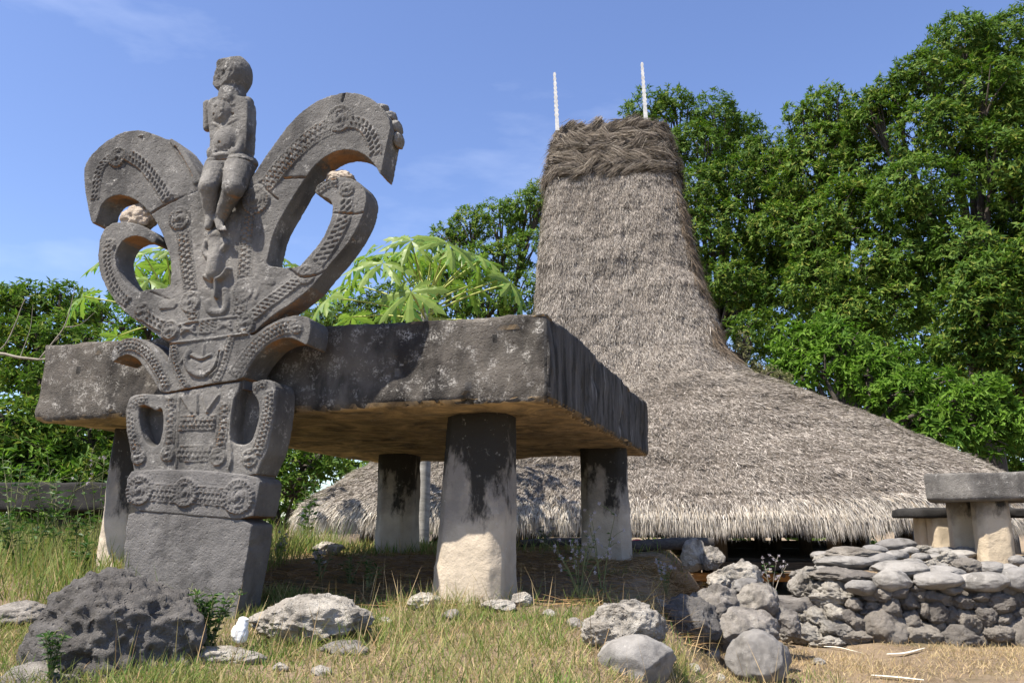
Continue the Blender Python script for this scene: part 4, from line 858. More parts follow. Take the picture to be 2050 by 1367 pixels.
PALE = [(130,790,130,120,8.75),(235,810,170,120,8.65),(330,830,170,130,8.5),(160,718,110,56,9.0),(245,655,80,66,9.1),(190,850,140,80,8.7),(280,870,170,90,8.5),(110,740,80,60,9.1)]
for zx, zy, w, h, d in PALE: wstone('p', zx, zy, w, h, d, 'stone', 0.9)
# earth core of the wall
bm = bmesh.new(); box(bm, (0.95, 0.30, 0.20), (4.0, 0.42, 0.66)); box(bm, (-0.95, 0.72, 0.16), (0.5, 0.9, 0.5)); me = remeshed(bm, 'earth_core', 0.06, 2); v = co_of(me); v = v + no_of(me) * (0.04 * fbm(v, 5, 4, 9))[:, None]; set_co(me, v); link('earth_core', me, M['lump'], wall)
# step in the gap
def slab_rock(name, px, py, wpx, hpx, d, dep, mat, label, seed, cat):
    p = at(px, py, d); sc = d / FPX; bm = bmesh.new(); box(bm, (0, 0, 0), (wpx * sc, dep, hpx * sc)); me = remeshed(bm, name, 0.018, 5); v = co_of(me); v = v + no_of(me) * (0.022 * fbm(v, 3, 3, seed) + 0.012 * fbm(v, 14, 3, seed + 1))[:, None]; set_co(me, v)
    return tag(link(name, me, mat, None, tuple(p)), label, cat)
slab_rock('step_stone', 1612, 1207, 130, 24, 8.75, 0.5, M['rock_grey'], 'flat grey doorstep stone in the gap beside the stone wall', 4, 'step')
for zx, zy, w, h, d in ((90,970,170,110,8.62),(230,985,190,120,8.5),(330,960,130,100,8.4),(60,1060,150,110,8.5),(180,1085,200,110,8.4),(320,1060,170,100,8.3),(270,1130,160,60,8.2)): wstone('p', zx, zy, w, h, d, 'stone', 0.9)

# ------------------------------------------------------------------ small stone tables and benches
def stone_table(name, label, cat, top_pts, z0, z1, legs, mat, legmat, seed):
    c = np.mean(np.array(top_pts), 0); t = empty(name, (c[0], c[1], 0.95)); tag(t, label, cat); org = np.array([c[0], c[1], 0.95])
    bm = bmesh.new(); a = [bm.verts.new((p[0] - c[0], p[1] - c[1], z0 - 0.95)) for p in top_pts]; b = [bm.verts.new((p[0] - c[0], p[1] - c[1], z1 - 0.95)) for p in top_pts]; k = len(a)
    bm.faces.new(a); bm.faces.new(b)
    for i in range(k): bm.faces.new((a[i], a[(i + 1) % k], b[(i + 1) % k], b[i]))
    bmesh.ops.triangulate(bm, faces=bm.faces[:]); bmesh.ops.recalc_face_normals(bm, faces=bm.faces[:]); me = remeshed(bm, 'slab', 0.03, 2); v = co_of(me); v = v + no_of(me) * (0.014 * fbm(v, 3, 3, seed) + 0.007 * fbm(v, 14, 3, seed + 1))[:, None]; set_co(me, v); link('slab', me, mat, t)
    for i, (plan, lz0, lz1, lean) in enumerate(legs): pillar('leg', plan, lz0, lz1, lean, 0.92, legmat, seed + 3 + i, t, org, 0.018, 0.012)
    return t
def q4(p, dx, dy): return p
zt1 = at(1845, 946, 9.2)[2]; zb1 = at(1848, 1002, 9.2)[2]
xa = at(1848, 975, 9.3)[0]; xc = at(2050, 975, 9.2)[0]
M['pillar_small'] = pillar_mat('table_leg_stone', 0.15, 1.25, (0.50, 0.41, 0.29), (0.20, 0.165, 0.125))
stone_table('stone_table', 'grey carved stone table standing on top of the stone wall', 'table', [(xa + 0.04, 9.35), (xa + 0.38, 9.05), (xc + 0.9, 8.95), (xc + 1.0, 9.9), (xa + 0.45, 10.1)], zb1, zt1,
            [(oct_plan(at(1985, 1050, 9.3)[0], 9.3, 0.36, 0.3, 0.06, -0.2), 0.80, zb1 + 0.04, (0, 0)), (oct_plan(at(1928, 1050, 9.85)[0], 9.85, 0.30, 0.3, 0.06, -0.2), 0.80, zb1 + 0.04, (0, 0)), (oct_plan(xc + 0.75, 9.3, 0.3, 0.3, 0.06, 0), 0.8, zb1 + 0.04, (0, 0))], M['table_stone'], M['pillar_small'], 61)
zt2 = at(1805, 1017, 10.4)[2]; zb2 = at(1805, 1036, 10.4)[2]; xa2 = at(1803, 1025, 10.4)[0]
stone_table('stone_bench', 'thin dark stone bench behind the carved stone table', 'bench', [(xa2, 10.5), (xa2 + 0.2, 10.25), (xa2 + 3.0, 10.2), (xa2 + 3.0, 10.8), (xa2 + 0.1, 10.9)], zb2, zt2,
            [(oct_plan(at(1855, 1060, 10.6)[0], 10.65, 0.22, 0.25, 0.04, 0), 0.8, zb2 + 0.03, (0, 0)), (oct_plan(at(1880, 1060, 10.45)[0], 10.4, 0.26, 0.25, 0.04, 0), 0.8, zb2 + 0.03, (-0.02, 0)), (oct_plan(xa2 + 2.3, 10.5, 0.3, 0.3, 0.05, 0), 0.8, zb2 + 0.03, (0, 0))], M['bench_stone'], M['pillar_small'], 71)
zt3 = at(100, 966, 10.6)[2]; zb3 = at(100, 1022, 10.6)[2]; xa3 = at(-120, 990, 10.6)[0]; xb3 = at(262, 990, 10.6)[0]
stone_table('stone_bench', 'long black stone bench before the green hedge', 'bench', [(xa3, 10.6), (xb3, 10.4), (xb3, 11.2), (xa3, 11.4)], zb3, zt3,
            [(oct_plan(at(140, 1050, 10.8)[0], 10.8, 0.3, 0.3, 0.05, 0), 0.9, zb3 + 0.03, (0, 0)), (oct_plan(at(-60, 1050, 10.9)[0], 10.9, 0.3, 0.3, 0.05, 0), 0.9, zb3 + 0.03, (0, 0))], M['bench_stone'], M['bench_stone'], 81)

# ------------------------------------------------------------------ odds and ends by the house
a = at(1262, 1093, 9.9); b = at(1425, 1086, 10.3); v, f = tube([a, (a + b) / 2 + [0, 0, 0.01], b], [0.07, 0.075, 0.06], 10); v = v + (0.012 * fbm(v, 9, 3, 5))[:, None]; tag(link('timber', np_mesh('timber', v, [f]), M['wood_h']), 'dark weathered timber lying by the right back pillar of the tomb', 'timber')
a = at(1040, 1088, 10.6); b = at(1180, 1084, 10.9); v, f = tube([a, (a + b) / 2, b], [0.05, 0.06, 0.05], 10); v = v + (0.012 * fbm(v, 9, 3, 6))[:, None]; tag(link('timber', np_mesh('timber', v, [f]), M['wood_h']), 'dark timber on the ground between the two right pillars of the tomb', 'timber')
c = at(1281, 1087, 10.15); bm = bmesh.new(); bmesh.ops.create_uvsphere(bm, u_segments=24, v_segments=12, radius=1); bmesh.ops.delete(bm, geom=[x for x in bm.verts if x.co.z < -0.05], context='VERTS')
me = bm_mesh('plastic_bowl', bm, True); v = co_of(me) * np.array([0.11, 0.11, 0.05]); v[:, 2] += 0.004 * np.sin(np.arctan2(v[:, 1], v[:, 0]) * 9); set_co(me, v)
ob = link('plastic_bowl', me, M['red'], None, (c[0], c[1], c[2] - 0.01)); ob.rotation_euler = (0.25, 0.15, 0); sol = ob.modifiers.new('s', 'SOLIDIFY'); sol.thickness = 0.006; tag(ob, 'red plastic bowl upside down on the dark timber', 'bowl')
# white plastic bag by the plinth
bm = bmesh.new(); ellipsoid(bm, (0, 0, 0.05), (0.05, 0.045, 0.055)); ellipsoid(bm, (0.012, 0, 0.095), (0.036, 0.03, 0.034)); ellipsoid(bm, (0.02, 0, 0.125), (0.03, 0.02, 0.012)); me = remeshed(bm, 'plastic_bag', 0.005, 2); v = co_of(me); v = v + no_of(me) * (0.012 * fbm(v, 22, 3, 4))[:, None]; set_co(me, v)
c = at(480, 1284, 4.95); tag(link('plastic_bag', me, M['white_bag'], None, (c[0], c[1], c[2] - 0.005)), 'crumpled white knotted plastic bag beside the pale rock', 'bag')
# pale palm strips on the path
for i, (pts, lab) in enumerate((([(1650, 1299), (1680, 1302), (1706, 1308), (1728, 1314)], 'curved pale palm strip on the path by the step'), ([(1776, 1315), (1812, 1313), (1852, 1303)], 'straight pale palm strip lying at the foot of the stone wall'), ([(1745, 1358), (1795, 1362), (1850, 1368)], 'cream palm strip on the dry grass out in the path'))):
    P = np.array([G(*p) for p in pts]); P[:, 2] += 0.022; P = spline(P, 5); w = np.sin(np.linspace(0.25, math.pi - 0.15, len(P))) * 0.022; L = P + np.array([0, 1, 0]) * w[:, None]; R = P - np.array([0, 1, 0]) * w[:, None]; Tp = np.array([0, 0, 0.006])
    V = np.concatenate([L, R, L + Tp, R + Tp]); m = len(P); F = []
    for k in range(m - 1): F += [(k, k + 1, m + k + 1, m + k), (2 * m + k, 3 * m + k, 3 * m + k + 1, 2 * m + k + 1), (k, 2 * m + k, 2 * m + k + 1, k + 1), (m + k, m + k + 1, 3 * m + k + 1, 3 * m + k)]
    tag(link('palm_strip', np_mesh('palm_strip', V, [np.array(F)]), M['strip']), lab, 'leaf strip')

# ------------------------------------------------------------------ foliage
def leaf_quads(C, D, Nrm, L, Wd):
    s = unit(np.cross(D, Nrm)); n = len(C); L = L[:, None]; Wd = Wd[:, None] * 0.5
    mid = C + D * L * 0.45
    V = np.stack([C, mid + s * Wd + Nrm * Wd * 0.45, C + D * L - Nrm * L * 0.12, mid - s * Wd + Nrm * Wd * 0.45], 1).reshape(-1, 3)
    b = (np.arange(n) * 4)[:, None]
    return V, np.concatenate([b + np.array([[0, 1, 2]]), b + np.array([[0, 2, 3]])])
def leaf_tris(C, D, Nrm, L, Wd):
    s = unit(np.cross(D, Nrm)); n = len(C); L = L[:, None]; Wd = Wd[:, None] * 0.5; b = C + D * L * 0.15
    return np.stack([b - s * Wd, b + s * Wd, C + D * L - Nrm * L * 0.1], 1).reshape(-1, 3), (np.arange(n) * 3)[:, None] + np.array([[0, 1, 2]])
def crown_mesh(name, blobs, dens, per, leaf, seed, inner=0.18, wr=0.32, tri=False):
    """blobs: (centre, radius xyz). leaf rosettes spread in uneven shells with gaps"""
    r = np.random.default_rng(seed); Vs = []; Fs = []; nv = 0
    for bi, (c, rad) in enumerate(blobs):
        rad = np.array(rad); n = int(dens * (rad[0] * rad[2]) ** 1.0); d = unit(r.normal(0, 1, (n, 3)))
        lump = 1 + 0.42 * fbm(d * 1.0 + bi * 7.7, 1.9, 3, seed + bi)
        rr = np.where(r.random(n) < inner, r.uniform(0.3, 0.8, n), r.uniform(0.78, 1.06, n) ** 0.7) * lump
        p = c + d * rad * rr[:, None]
        keep = fbm(p, 1.1 / max(rad[0], 0.4) * 1.6, 3, seed + 100) > -0.22
        keep &= (d[:, 2] > -0.75) | (r.random(n) < 0.35)
        p = p[keep]; d = d[keep]; n = len(p)
        ax = unit(d * 0.8 + np.array([0, 0, 0.55]) + r.normal(0, 0.4, (n, 3)))
        C = np.repeat(p, per, 0); A = np.repeat(ax, per, 0); m = len(C)
        rnd = unit(np.cross(A, r.normal(0, 1, (m, 3)))); el = r.uniform(0.05, 0.75, m)[:, None]
        D = unit(rnd * (1 - el * 0.5) + A * el + np.array([0, 0, -0.22])); Nn = unit(A - D * np.sum(A * D, 1)[:, None] + r.normal(0, 0.25, (m, 3)))
        L = leaf * r.uniform(0.6, 1.25, m); C = C + A * (r.uniform(-0.6, 0.3, m) * leaf)[:, None]
        v, f = (leaf_tris if tri else leaf_quads)(C, D, Nn, L, L * wr * r.uniform(0.8, 1.2, m)); Vs.append(v); Fs.append(f + nv); nv += len(v)
    return np_mesh(name, np.concatenate(Vs), [np.concatenate(Fs)], False)
def tree(label, foot, blobs_px, mat, seed, trunk_r=0.25, dens=150, per=9, leaf=0.2, name='broadleaf_tree', group=None, cat='tree', fork=0.45, branches=None, wr=0.32, trunk=True, inner=0.18):
    """foot: world foot; blobs_px: (px, py, rpx, depth)"""
    blobs = []
    for px, py, rp, d in blobs_px:
        c = at(px, py, d); rm = rp * d / FPX; blobs.append((c, (rm, rm * 0.9, rm * 0.92)))
    foot = np.array(foot, float); t = empty(name, tuple(foot)); tag(t, label, cat, group)
    off = foot
    cm = crown_mesh('crown', [(c - off, rd) for c, rd in blobs], dens * (1.75 if foot[1] > 20 else 1), per, leaf * (0.86 if foot[1] > 20 else 1), seed, inner, wr * (1.15 if foot[1] > 20 else 1), foot[1] > 20); link('crown', cm, mat, t)
    r = random.Random(seed); parts = []
    cen = np.mean([c for c, _ in blobs], 0); topz = max(c[2] for c, _ in blobs)
    fk = np.array([foot[0] * 0.6 + cen[0] * 0.4, foot[1] * 0.6 + cen[1] * 0.4, foot[2] + (topz - foot[2]) * fork])
    mid = (foot + fk) / 2 + np.array([r.uniform(-.2, .2), 0, 0]); tp = [foot - [0, 0, 0.3], foot + [0, 0, 0.25], mid, fk]
    parts.append(tube(np.array(tp) - off, [trunk_r * 1.5, trunk_r * 1.1, trunk_r * 0.9, trunk_r * 0.7], 10))
    for c, rd in blobs:
        s = fk if c[2] > fk[2] - 0.5 else mid; s = s + np.array([r.uniform(-1, 1), r.uniform(-1, 1), r.uniform(-1, 1)]) * trunk_r * 0.2
        m1 = s * 0.5 + c * 0.5 + np.array([r.uniform(-.3, .3), r.uniform(-.3, .3), 0.25]); pts = spline(np.array([s, m1, c + np.array([0, 0, rd[2] * 0.3])]) - off, 4)
        parts.append(tube(pts, np.linspace(trunk_r * 0.34, 0.03, len(pts)), 7))
        for k in range(6):
            e = c + unit(np.array([r.gauss(0, 1), r.gauss(0, 1), r.gauss(0.3, 1)])) * np.array(rd) * 0.85; q0 = m1 * 0.45 + c * 0.55
            pts = spline(np.array([q0, (q0 + e) / 2 + np.array([r.uniform(-.12, .12), r.uniform(-.12, .12), 0.12]), e]) - off, 3); parts.append(tube(pts, np.linspace(0.045, 0.010, len(pts)), 5))
    v, f = join_vf(parts); link('trunk', np_mesh('trunk', v, [f]), M['bark'], t)
    return t
def fp(px, d, z=0.05): p = at(px, 1000, d); return (p[0], p[1], z)
BG = 'trees behind the thatched house'
tree('tallest dark green tree rising at the right beyond the thatched eave', fp(1990, 21), [(1925,90,75,22),(2025,95,85,22.5),(1850,155,70,21.5),(1965,190,90,21),(1785,195,50,22),(2060,230,90,21),(1875,270,90,21),(1740,230,55,22),(1990,330,95,20.5),(1840,390,95,20.5),(2065,420,85,20.5),(1930,500,80,20),(2080,600,80,20),(1830,520,80,21),(2100,330,100,21),(2090,150,90,22),(2120,480,90,20),(2060,760,60,19.5),(1960,610,80,19),(2015,690,70,19),(1940,700,65,19.5),(1985,560,70,19),(2050,540,70,19)], M['leaf_dark'], 1, 0.42, dens=430, leaf=0.20)
tree('broad leafy tree with a ragged top between tower and tallest tree', fp(1700, 23), [(1660,215,55,23),(1605,235,38,23),(1710,270,75,23),(1640,310,75,23),(1740,350,80,22.5),(1600,370,65,23),(1690,430,85,22),(1780,450,75,22),(1620,470,75,22),(1560,330,45,23.5),(1730,540,80,21.5),(1640,570,75,21.5),(1560,460,60,22.5),(1800,610,70,21),(1700,640,75,21)], M['leaf_mid'], 2, 0.34, dens=430, leaf=0.19)
tree('dark tree crown peeping out right behind the thatched tower', fp(1430, 25), [(1300,225,55,25),(1350,210,42,25),(1430,240,60,25),(1480,270,50,25.5),(1395,300,65,24.5),(1510,320,60,24.5),(1460,370,70,24),(1390,400,70,24),(1530,400,60,24),(1440,470,75,23.5),(1520,500,65,23.5),(1470,570,65,23),(1540,590,60,23),(1330,300,50,25),(1510,670,55,22),(1545,310,55,24.5),(1570,420,55,24),(1590,520,60,23)], M['leaf_dark'], 3, 0.32, dens=430, leaf=0.18)
tree('shady dark tree filling the back between the tall trunks', fp(1800, 29), [(1560,700,80,29),(1650,660,80,29),(1740,700,80,29),(1830,690,80,28),(1920,740,80,28),(2010,780,80,28),(1700,790,80,27),(1800,830,80,27),(1900,860,70,27),(2000,880,80,27),(2080,840,80,27),(1600,560,80,29),(1780,590,80,29),(1900,600,70,29),(2040,660,80,28),(1480,620,70,29),(1990,540,70,29)], M['leaf_dark'], 44, 0.3, dens=190, leaf=0.24)
tree('bright green tree low behind the right slope of the thatch', fp(1680, 19), [(1600,690,50,20),(1660,670,50,20),(1700,700,55,19.5),(1640,740,55,19.5),(1740,760,60,19),(1800,800,60,18.5),(1850,850,50,18),(1790,720,50,19),(1870,780,55,18.5),(1580,740,40,20),(1930,820,50,17.5),(1900,880,50,17.5),(1975,800,50,17.5),(1990,870,45,17.3),(2040,850,55,17.5)], M['leaf_bright'], 4, 0.2, dens=420, leaf=0.2, fork=0.5)
tree('rounded tree behind the papaya with bare twigs in its crown', fp(980, 27), [(1055,420,50,27),(1000,440,50,27),(940,455,45,27.5),(895,475,35,27.5),(1060,500,50,26.5),(1010,520,50,26.5),(955,530,50,26.5),(900,540,45,27),(870,560,35,27),(1050,590,55,26),(980,600,55,26),(910,610,50,26),(1090,390,40,27)], M['leaf_mid'], 5, 0.3, dens=330, leaf=0.18, inner=0.05)
tree('dark shrubby tree behind the left papaya leaves and the capstone', fp(760, 25), [(840,600,55,25),(780,610,50,25),(720,620,50,25),(670,640,45,25),(620,650,45,25),(800,650,50,24.5),(700,660,50,24.5)], M['leaf_dark'], 6, 0.22, dens=260, leaf=0.18)
tree('bushy mid-green tree above the left end of the capstone', fp(90, 16, 1.1), [(60,610,50,16),(120,600,45,16),(20,600,40,16),(165,625,40,16),(30,680,60,15.5),(110,680,60,15.5),(180,690,45,15.5),(205,620,22,16.5),(60,750,60,15),(150,750,50,15),(-40,640,60,16),(-30,740,60,15)], M['leaf_mid'], 7, 0.2, dens=600, leaf=0.15, per=9)
tree('fine-leaved green tree seen through the left stone horn loop', fp(310, 19, 1.1), [(310,560,45,19),(260,600,45,19),(350,600,45,19),(400,610,40,19),(300,650,50,18.5),(230,650,45,18.5),(345,520,30,19)], M['leaf_bright'], 8, 0.16, dens=380, leaf=0.14)
HG = 'hedge shrubs behind the left stone bench'
for i, (px, py, rp, d, m, lab) in enumerate(((40, 860, 85, 14, 'leaf_mid', 'leafy hedge shrub at the open end of the black bench'), (150, 870, 80, 14.2, 'leaf_dark', 'dark hedge shrub under the capstone end'), (60, 960, 75, 13.6, 'leaf_bright', 'bright green hedge shrub just behind the black bench'), (190, 950, 70, 13.8, 'leaf_mid', 'hedge shrub beside the left front pillar'), (280, 900, 85, 15, 'leaf_mid', 'hedge shrub hidden partly by the carved vase block'))):
    tree(lab, fp(px, d, 1.05), [(px, py, rp, d), (px - 50, py + 25, rp * 0.7, d), (px + 50, py + 20, rp * 0.7, d), (px, py + 70, rp * 0.8, d - 0.2)], M[m], 30 + i, 0.07, dens=620, leaf=0.15, name='hedge_shrub', group=HG, cat='shrub', per=8)
tree('dark shrub between the carved monument and the left thatch corner', fp(590, 19), [(600,930,60,19),(650,910,50,19),(540,920,60,19),(470,940,60,19),(570,990,55,18.5),(400,930,70,19)], M['leaf_dark'], 40, 0.12, dens=330, leaf=0.17, name='shrub', cat='shrub')
tree('dusty pale shrub growing against the thatch below the tower', fp(1510, 17.6), [(1478,705,24,17.4),(1505,735,26,17.4),(1540,752,24,17.2),(1490,680,14,17.4),(1570,765,18,17.2)], M['leaf_dry'], 41, 0.06, dens=900, leaf=0.12, name='shrub', cat='shrub', wr=0.2)
# distant wood closing the view below the crowns
fw = []
for i in range(46):
    px = -900 + i * 85; fw.append((at(px, random.uniform(930, 1000), 44), (3.4, 3, 3.6)))
o = link('far_wood', crown_mesh('far_wood', fw, 13, 7, 0.75, 77, tri=True), M['leaf_dark']); tag(o, 'distant band of dark green trees far behind everything', 'wood', kind='stuff')

# dead pale branches at the left
def branch(label, paths, d):
    parts = [tube(spline(np.array([at(*p[:2], d + (p[2] if len(p) > 2 else 0)) for p in P]), 4), np.linspace(r0 * 0.55, r1 * 0.6, (len(P) - 1) * 4 + 1), 6) for P, r0, r1 in paths]
    v, f = join_vf(parts); b = empty('bare_branch', tuple(at(-60, 790, d))); tag(b, label, 'branch'); o = link('branch', np_mesh('branch', v - at(-60, 790, d), [f]), M['twig'], b); return b
branch('bare pale branching limb at the left end of the capstone', [([(-60,790),(-20,712),(40,716),(78,720)],0.05,0.03),([(78,720),(110,716),(140,708),(150,700)],0.028,0.012),([(78,720),(110,680),(128,655),(140,620),(150,575)],0.024,0.006),([(-20,712),(10,690),(30,650),(50,600),(70,590)],0.022,0.006),([(128,655),(160,650),(190,625)],0.012,0.005),([(40,716),(60,660),(66,610)],0.012,0.004)], 12)

# ------------------------------------------------------------------ papaya trees
def papaya_leaf():
    V = []; F = []; angs = [-138, -95, -52, 0, 52, 95, 138]; lens = [0.30, 0.42, 0.50, 0.54, 0.50, 0.42, 0.30]
    def tri(*p):
        b = len(V); V.extend(p); F.append(tuple(range(b, b + len(p))))
    for a, L in zip(angs, lens):
        a = math.radians(a); d = np.array([math.sin(a), math.cos(a)]); s = np.array([d[1], -d[0]])
        P = lambda t, w: tuple(d * L * t + s * w * L)
        for sg in (1, -1):
            w = [0.0, 0.10, 0.075, 0.13, 0.06, 0.09, 0.0]; t = [0.0, 0.30, 0.45, 0.58, 0.70, 0.80, 1.0]
            for i in range(6): tri(P(t[i], 0), P(t[i], sg * w[i]), P(t[i + 1], sg * w[i + 1]), P(t[i + 1], 0)) if i not in (0, 5) else (tri(P(0, 0), P(t[1], sg * w[1]), P(t[1], 0)) if i == 0 else tri(P(t[5], 0), P(t[5], sg * w[5]), P(1, 0)))
            tri(P(0.42, sg * 0.07), P(0.66, sg * 0.26), P(0.60, sg * 0.10)); tri(P(0.22, sg * 0.07), P(0.46, sg * 0.21), P(0.40, sg * 0.07)); tri(P(0.66, sg * 0.06), P(0.86, sg * 0.16), P(0.80, sg * 0.06))
    v3 = []
    for x, y in V:
        rr = math.hypot(x, y); a = math.atan2(x, y); v3.append((x, y, -0.75 * rr * rr + 0.035 * math.cos(a * 7) * rr * 3))
    me = bpy.data.meshes.new('leaf'); me.from_pydata(v3, [], F); me.materials.append(M['leaf_papaya'])
    bm = bmesh.new(); bm.from_mesh(me); bmesh.ops.remove_doubles(bm, verts=bm.verts[:], dist=0.0005); bmesh.ops.recalc_face_normals(bm, faces=bm.faces[:]); bm.to_mesh(me); bm.free()
    return me
PLEAF = papaya_leaf()
def papaya(label, px, d, py_top, foot_z, n, seed, spread=1.0, trunk_r=0.1):
    top = at(px, py_top, d); foot = np.array([top[0], top[1], foot_z]); t = empty('papaya_tree', tuple(foot)); tag(t, label, 'papaya tree')
    r = random.Random(seed); h = top[2] - foot_z; v, f = tube([(0, 0, -0.2), (0.02, 0, h * 0.4), (0, 0.02, h * 0.8), (0, 0, h + 0.1)], [trunk_r * 1.15, trunk_r, trunk_r * 0.85, trunk_r * 0.55], 12); link('trunk', np_mesh('trunk', v, [f]), M['papaya_trunk'], t)
    for i in range(n):
        az = i * 2.399963 + r.uniform(-.2, .2); k = i / n; el = math.radians(np.interp(k, [0, 1], [2, 72]) + r.uniform(-8, 8)); L = spread * np.interp(k, [0, 0.5, 1], [1.15, 1.05, 0.6]) * r.uniform(0.85, 1.1)
        dh = np.array([math.cos(az), math.sin(az), 0]); b = np.array([0, 0, h - 0.25 + 0.35 * k]); m = b + dh * L * 0.5 * math.cos(el) + np.array([0, 0, L * 0.5 * math.sin(el) + 0.05]); e = b + dh * L * math.cos(el) + np.array([0, 0, L * math.sin(el)])
        v, f = tube(spline([b, m, e], 4), np.linspace(0.017, 0.009, 9), 6); pt = link('petiole', np_mesh('petiole', v, [f]), M['petiole'], t)
        lf = link('leaf', PLEAF, None, t, tuple(e)); tilt = r.uniform(0.35, 0.95) * (1.2 - k * 0.6); sc = 0.88 * r.uniform(0.8, 1.15) * np.interp(k, [0, 0.75, 1], [1.0, 0.95, 0.6]) * spread
        lf.rotation_euler = (Matrix.Rotation(az - math.pi / 2, 3, 'Z') @ Matrix.Rotation(-tilt, 3, 'X') @ Matrix.Rotation(r.uniform(-.3, .3), 3, 'Y')).to_euler(); lf.scale = (sc,) * 3
    for i in range(9):
        a = r.uniform(0, 6.28); bm = bmesh.new(); ellipsoid(bm, (0.08 * math.cos(a), 0.08 * math.sin(a), h - 0.12 + r.uniform(-0.12, 0.2)), (0.035, 0.035, 0.06)); link('bud', bm_mesh('bud', bm, True), M['petiole'], t)
papaya('papaya tree with big lobed leaves above the middle of the capstone', 852, 11.9, 610, 0.5, 24, 4, 1.28, 0.11)
papaya('papaya tree behind the carved monument, leaves hanging by its left horn', 345, 12.6, 620, 1.0, 17, 9, 1.3, 0.1)
papaya('papaya tree whose leaves show through the right stone horn loop', 530, 16.5, 600, 0.2, 20, 14, 1.2)

# ------------------------------------------------------------------ grass, straw, weeds
def scatter(n, x0, x1, y0, y1, seed, mask):
    r = np.random.default_rng(seed); x = r.uniform(x0, x1, n); y = r.uniform(y0, y1, n); k = r.random(n) < mask(x, y); x = x[k]; y = y[k]; return np.stack([x, y, gz(x, y) - 0.01], 1), r
def blades(name, label, cat, P, r, lo, hi, wlo, whi, lean, mat, droop=0.25, lscale=None):
    n = len(P); D = unit(np.stack([r.normal(0, lean, n), r.normal(0, lean, n), np.ones(n)], 1)); a = r.uniform(0, 6.28, n); sd = np.stack([np.cos(a), np.sin(a), np.zeros(n)], 1)
    L = r.uniform(lo, hi, n) * (1 if lscale is None else lscale); v, f = ribbons(P, D, sd, L, r.uniform(wlo, whi, n), r.uniform(0, droop, n)); o = link(name, np_mesh(name, v, f, False), mat); return tag(o, label, cat, kind='stuff')
xb_ = lambda y: 1.15 + np.clip(y - 6.0, -3, 5) * 0.25
def in_tomb_shade(x, y): return sstep(5.9, 6.3, y + 0.26 * x) * (x < 1.6) * (x > -2.6) * (y < 10.8)
def m_green(x, y):
    k = 0.30 + 1.4 * np.clip(fbm2(x, y, 1.3, 3, 8) + 0.25, 0, 1); k = k * (1 - 0.96 * in_tomb_shade(x, y))
    k = k * np.where(x > xb_(y) + 0.1, 0.05, 1) * np.where(x - xb_(y) > 1.2, 0.3, 1); return k
P, r = scatter(82000, -3.4, 2.4, 4.0, 6.7, 101, m_green); blades('grass', 'green and yellow grass in the foreground before the tomb', 'grass', P, r, 0.05, 0.20, 0.003, 0.007, 0.55, M['grass'], 0.45, np.clip(0.85 + 0.8 * fbm2(P[:, 0], P[:, 1], 1.7, 2, 66), 0.35, 1.5))
P, r = scatter(60000, -9.5, -2.2, 6.0, 13.5, 102, lambda x, y: 0.35 + 0.8 * np.clip(fbm2(x, y, 0.8, 3, 9) + 0.2, 0, 1) * (1 - in_tomb_shade(x, y))); blades('tall_grass', 'tall weedy grass on the left below the black bench', 'grass', P, r, 0.15, 0.55, 0.005, 0.011, 0.35, M['grass'], 0.35)
P, r = scatter(22000, -3.0, 2.0, 9.5, 12.2, 103, lambda x, y: 0.4 * (x < 0.0) + 0.06); blades('short_grass', 'short grass behind the tomb before the thatched eave', 'grass', P, r, 0.06, 0.25, 0.006, 0.012, 0.4, M['grass'], 0.3)
P, r = scatter(60000, 0.6, 6.5, 4.6, 8.6, 104, lambda x, y: np.clip(0.45 + 0.8 * fbm2(x, y, 1.2, 3, 12), 0.08, 1) * (x > xb_(y) - 0.3) * np.where((x > WALL_X - 0.1) & (y > WALL_Y - 0.1), 0.12, 1)); blades('dry_grass', 'dry brown trampled grass on the path by the stone wall', 'grass', P, r, 0.03, 0.12, 0.003, 0.006, 1.1, M['grass_dry'], 0.35)
P, r = scatter(17000, -3.2, 1.6, 3.9, 5.6, 105, lambda x, y: np.clip(0.4 + fbm2(x, y, 1.4, 3, 13), 0.05, 1)); blades('dry_grass', 'dry tan grass at the very front among the rocks', 'grass', P, r, 0.04, 0.16, 0.003, 0.006, 0.9, M['grass_dry'], 0.35)
P, r = scatter(10000, 0.3, 2.6, 5.2, 7.6, 106, lambda x, y: np.clip(fbm2(x, y, 1.6, 3, 14) + 0.15, 0, 1) * (np.abs(x - xb_(y)) < 0.8)); blades('grass', 'green grass tufts among the rocks of the pile', 'grass', P, r, 0.06, 0.2, 0.003, 0.007, 0.5, M['grass'], 0.35)
# straw litter under the tomb
P, r = scatter(26000, -2.6, 2.3, 6.1, 10.9, 107, lambda x, y: np.clip(0.4 + 0.6 * fbm2(x, y, 1.0, 2, 15), 0.1, 1) * (x < xb_(y) + 0.1)); n = len(P)
a = r.uniform(0, 6.28, n); D = unit(np.stack([np.cos(a), np.sin(a) * 0.6, r.normal(0.05, 0.12, n)], 1)); P[:, 2] += r.uniform(0.0, 0.04, n); sd = unit(np.stack([-np.sin(a), np.cos(a), r.normal(0, 0.5, n)], 1)); v, f = ribbons(P, D, sd, r.uniform(0.08, 0.35, n), r.uniform(0.003, 0.008, n), 0.03)
tag(link('straw_litter', np_mesh('straw_litter', v, f, False), M['straw']), 'brown straw litter on the shaded ground under the tomb', 'straw', kind='stuff')
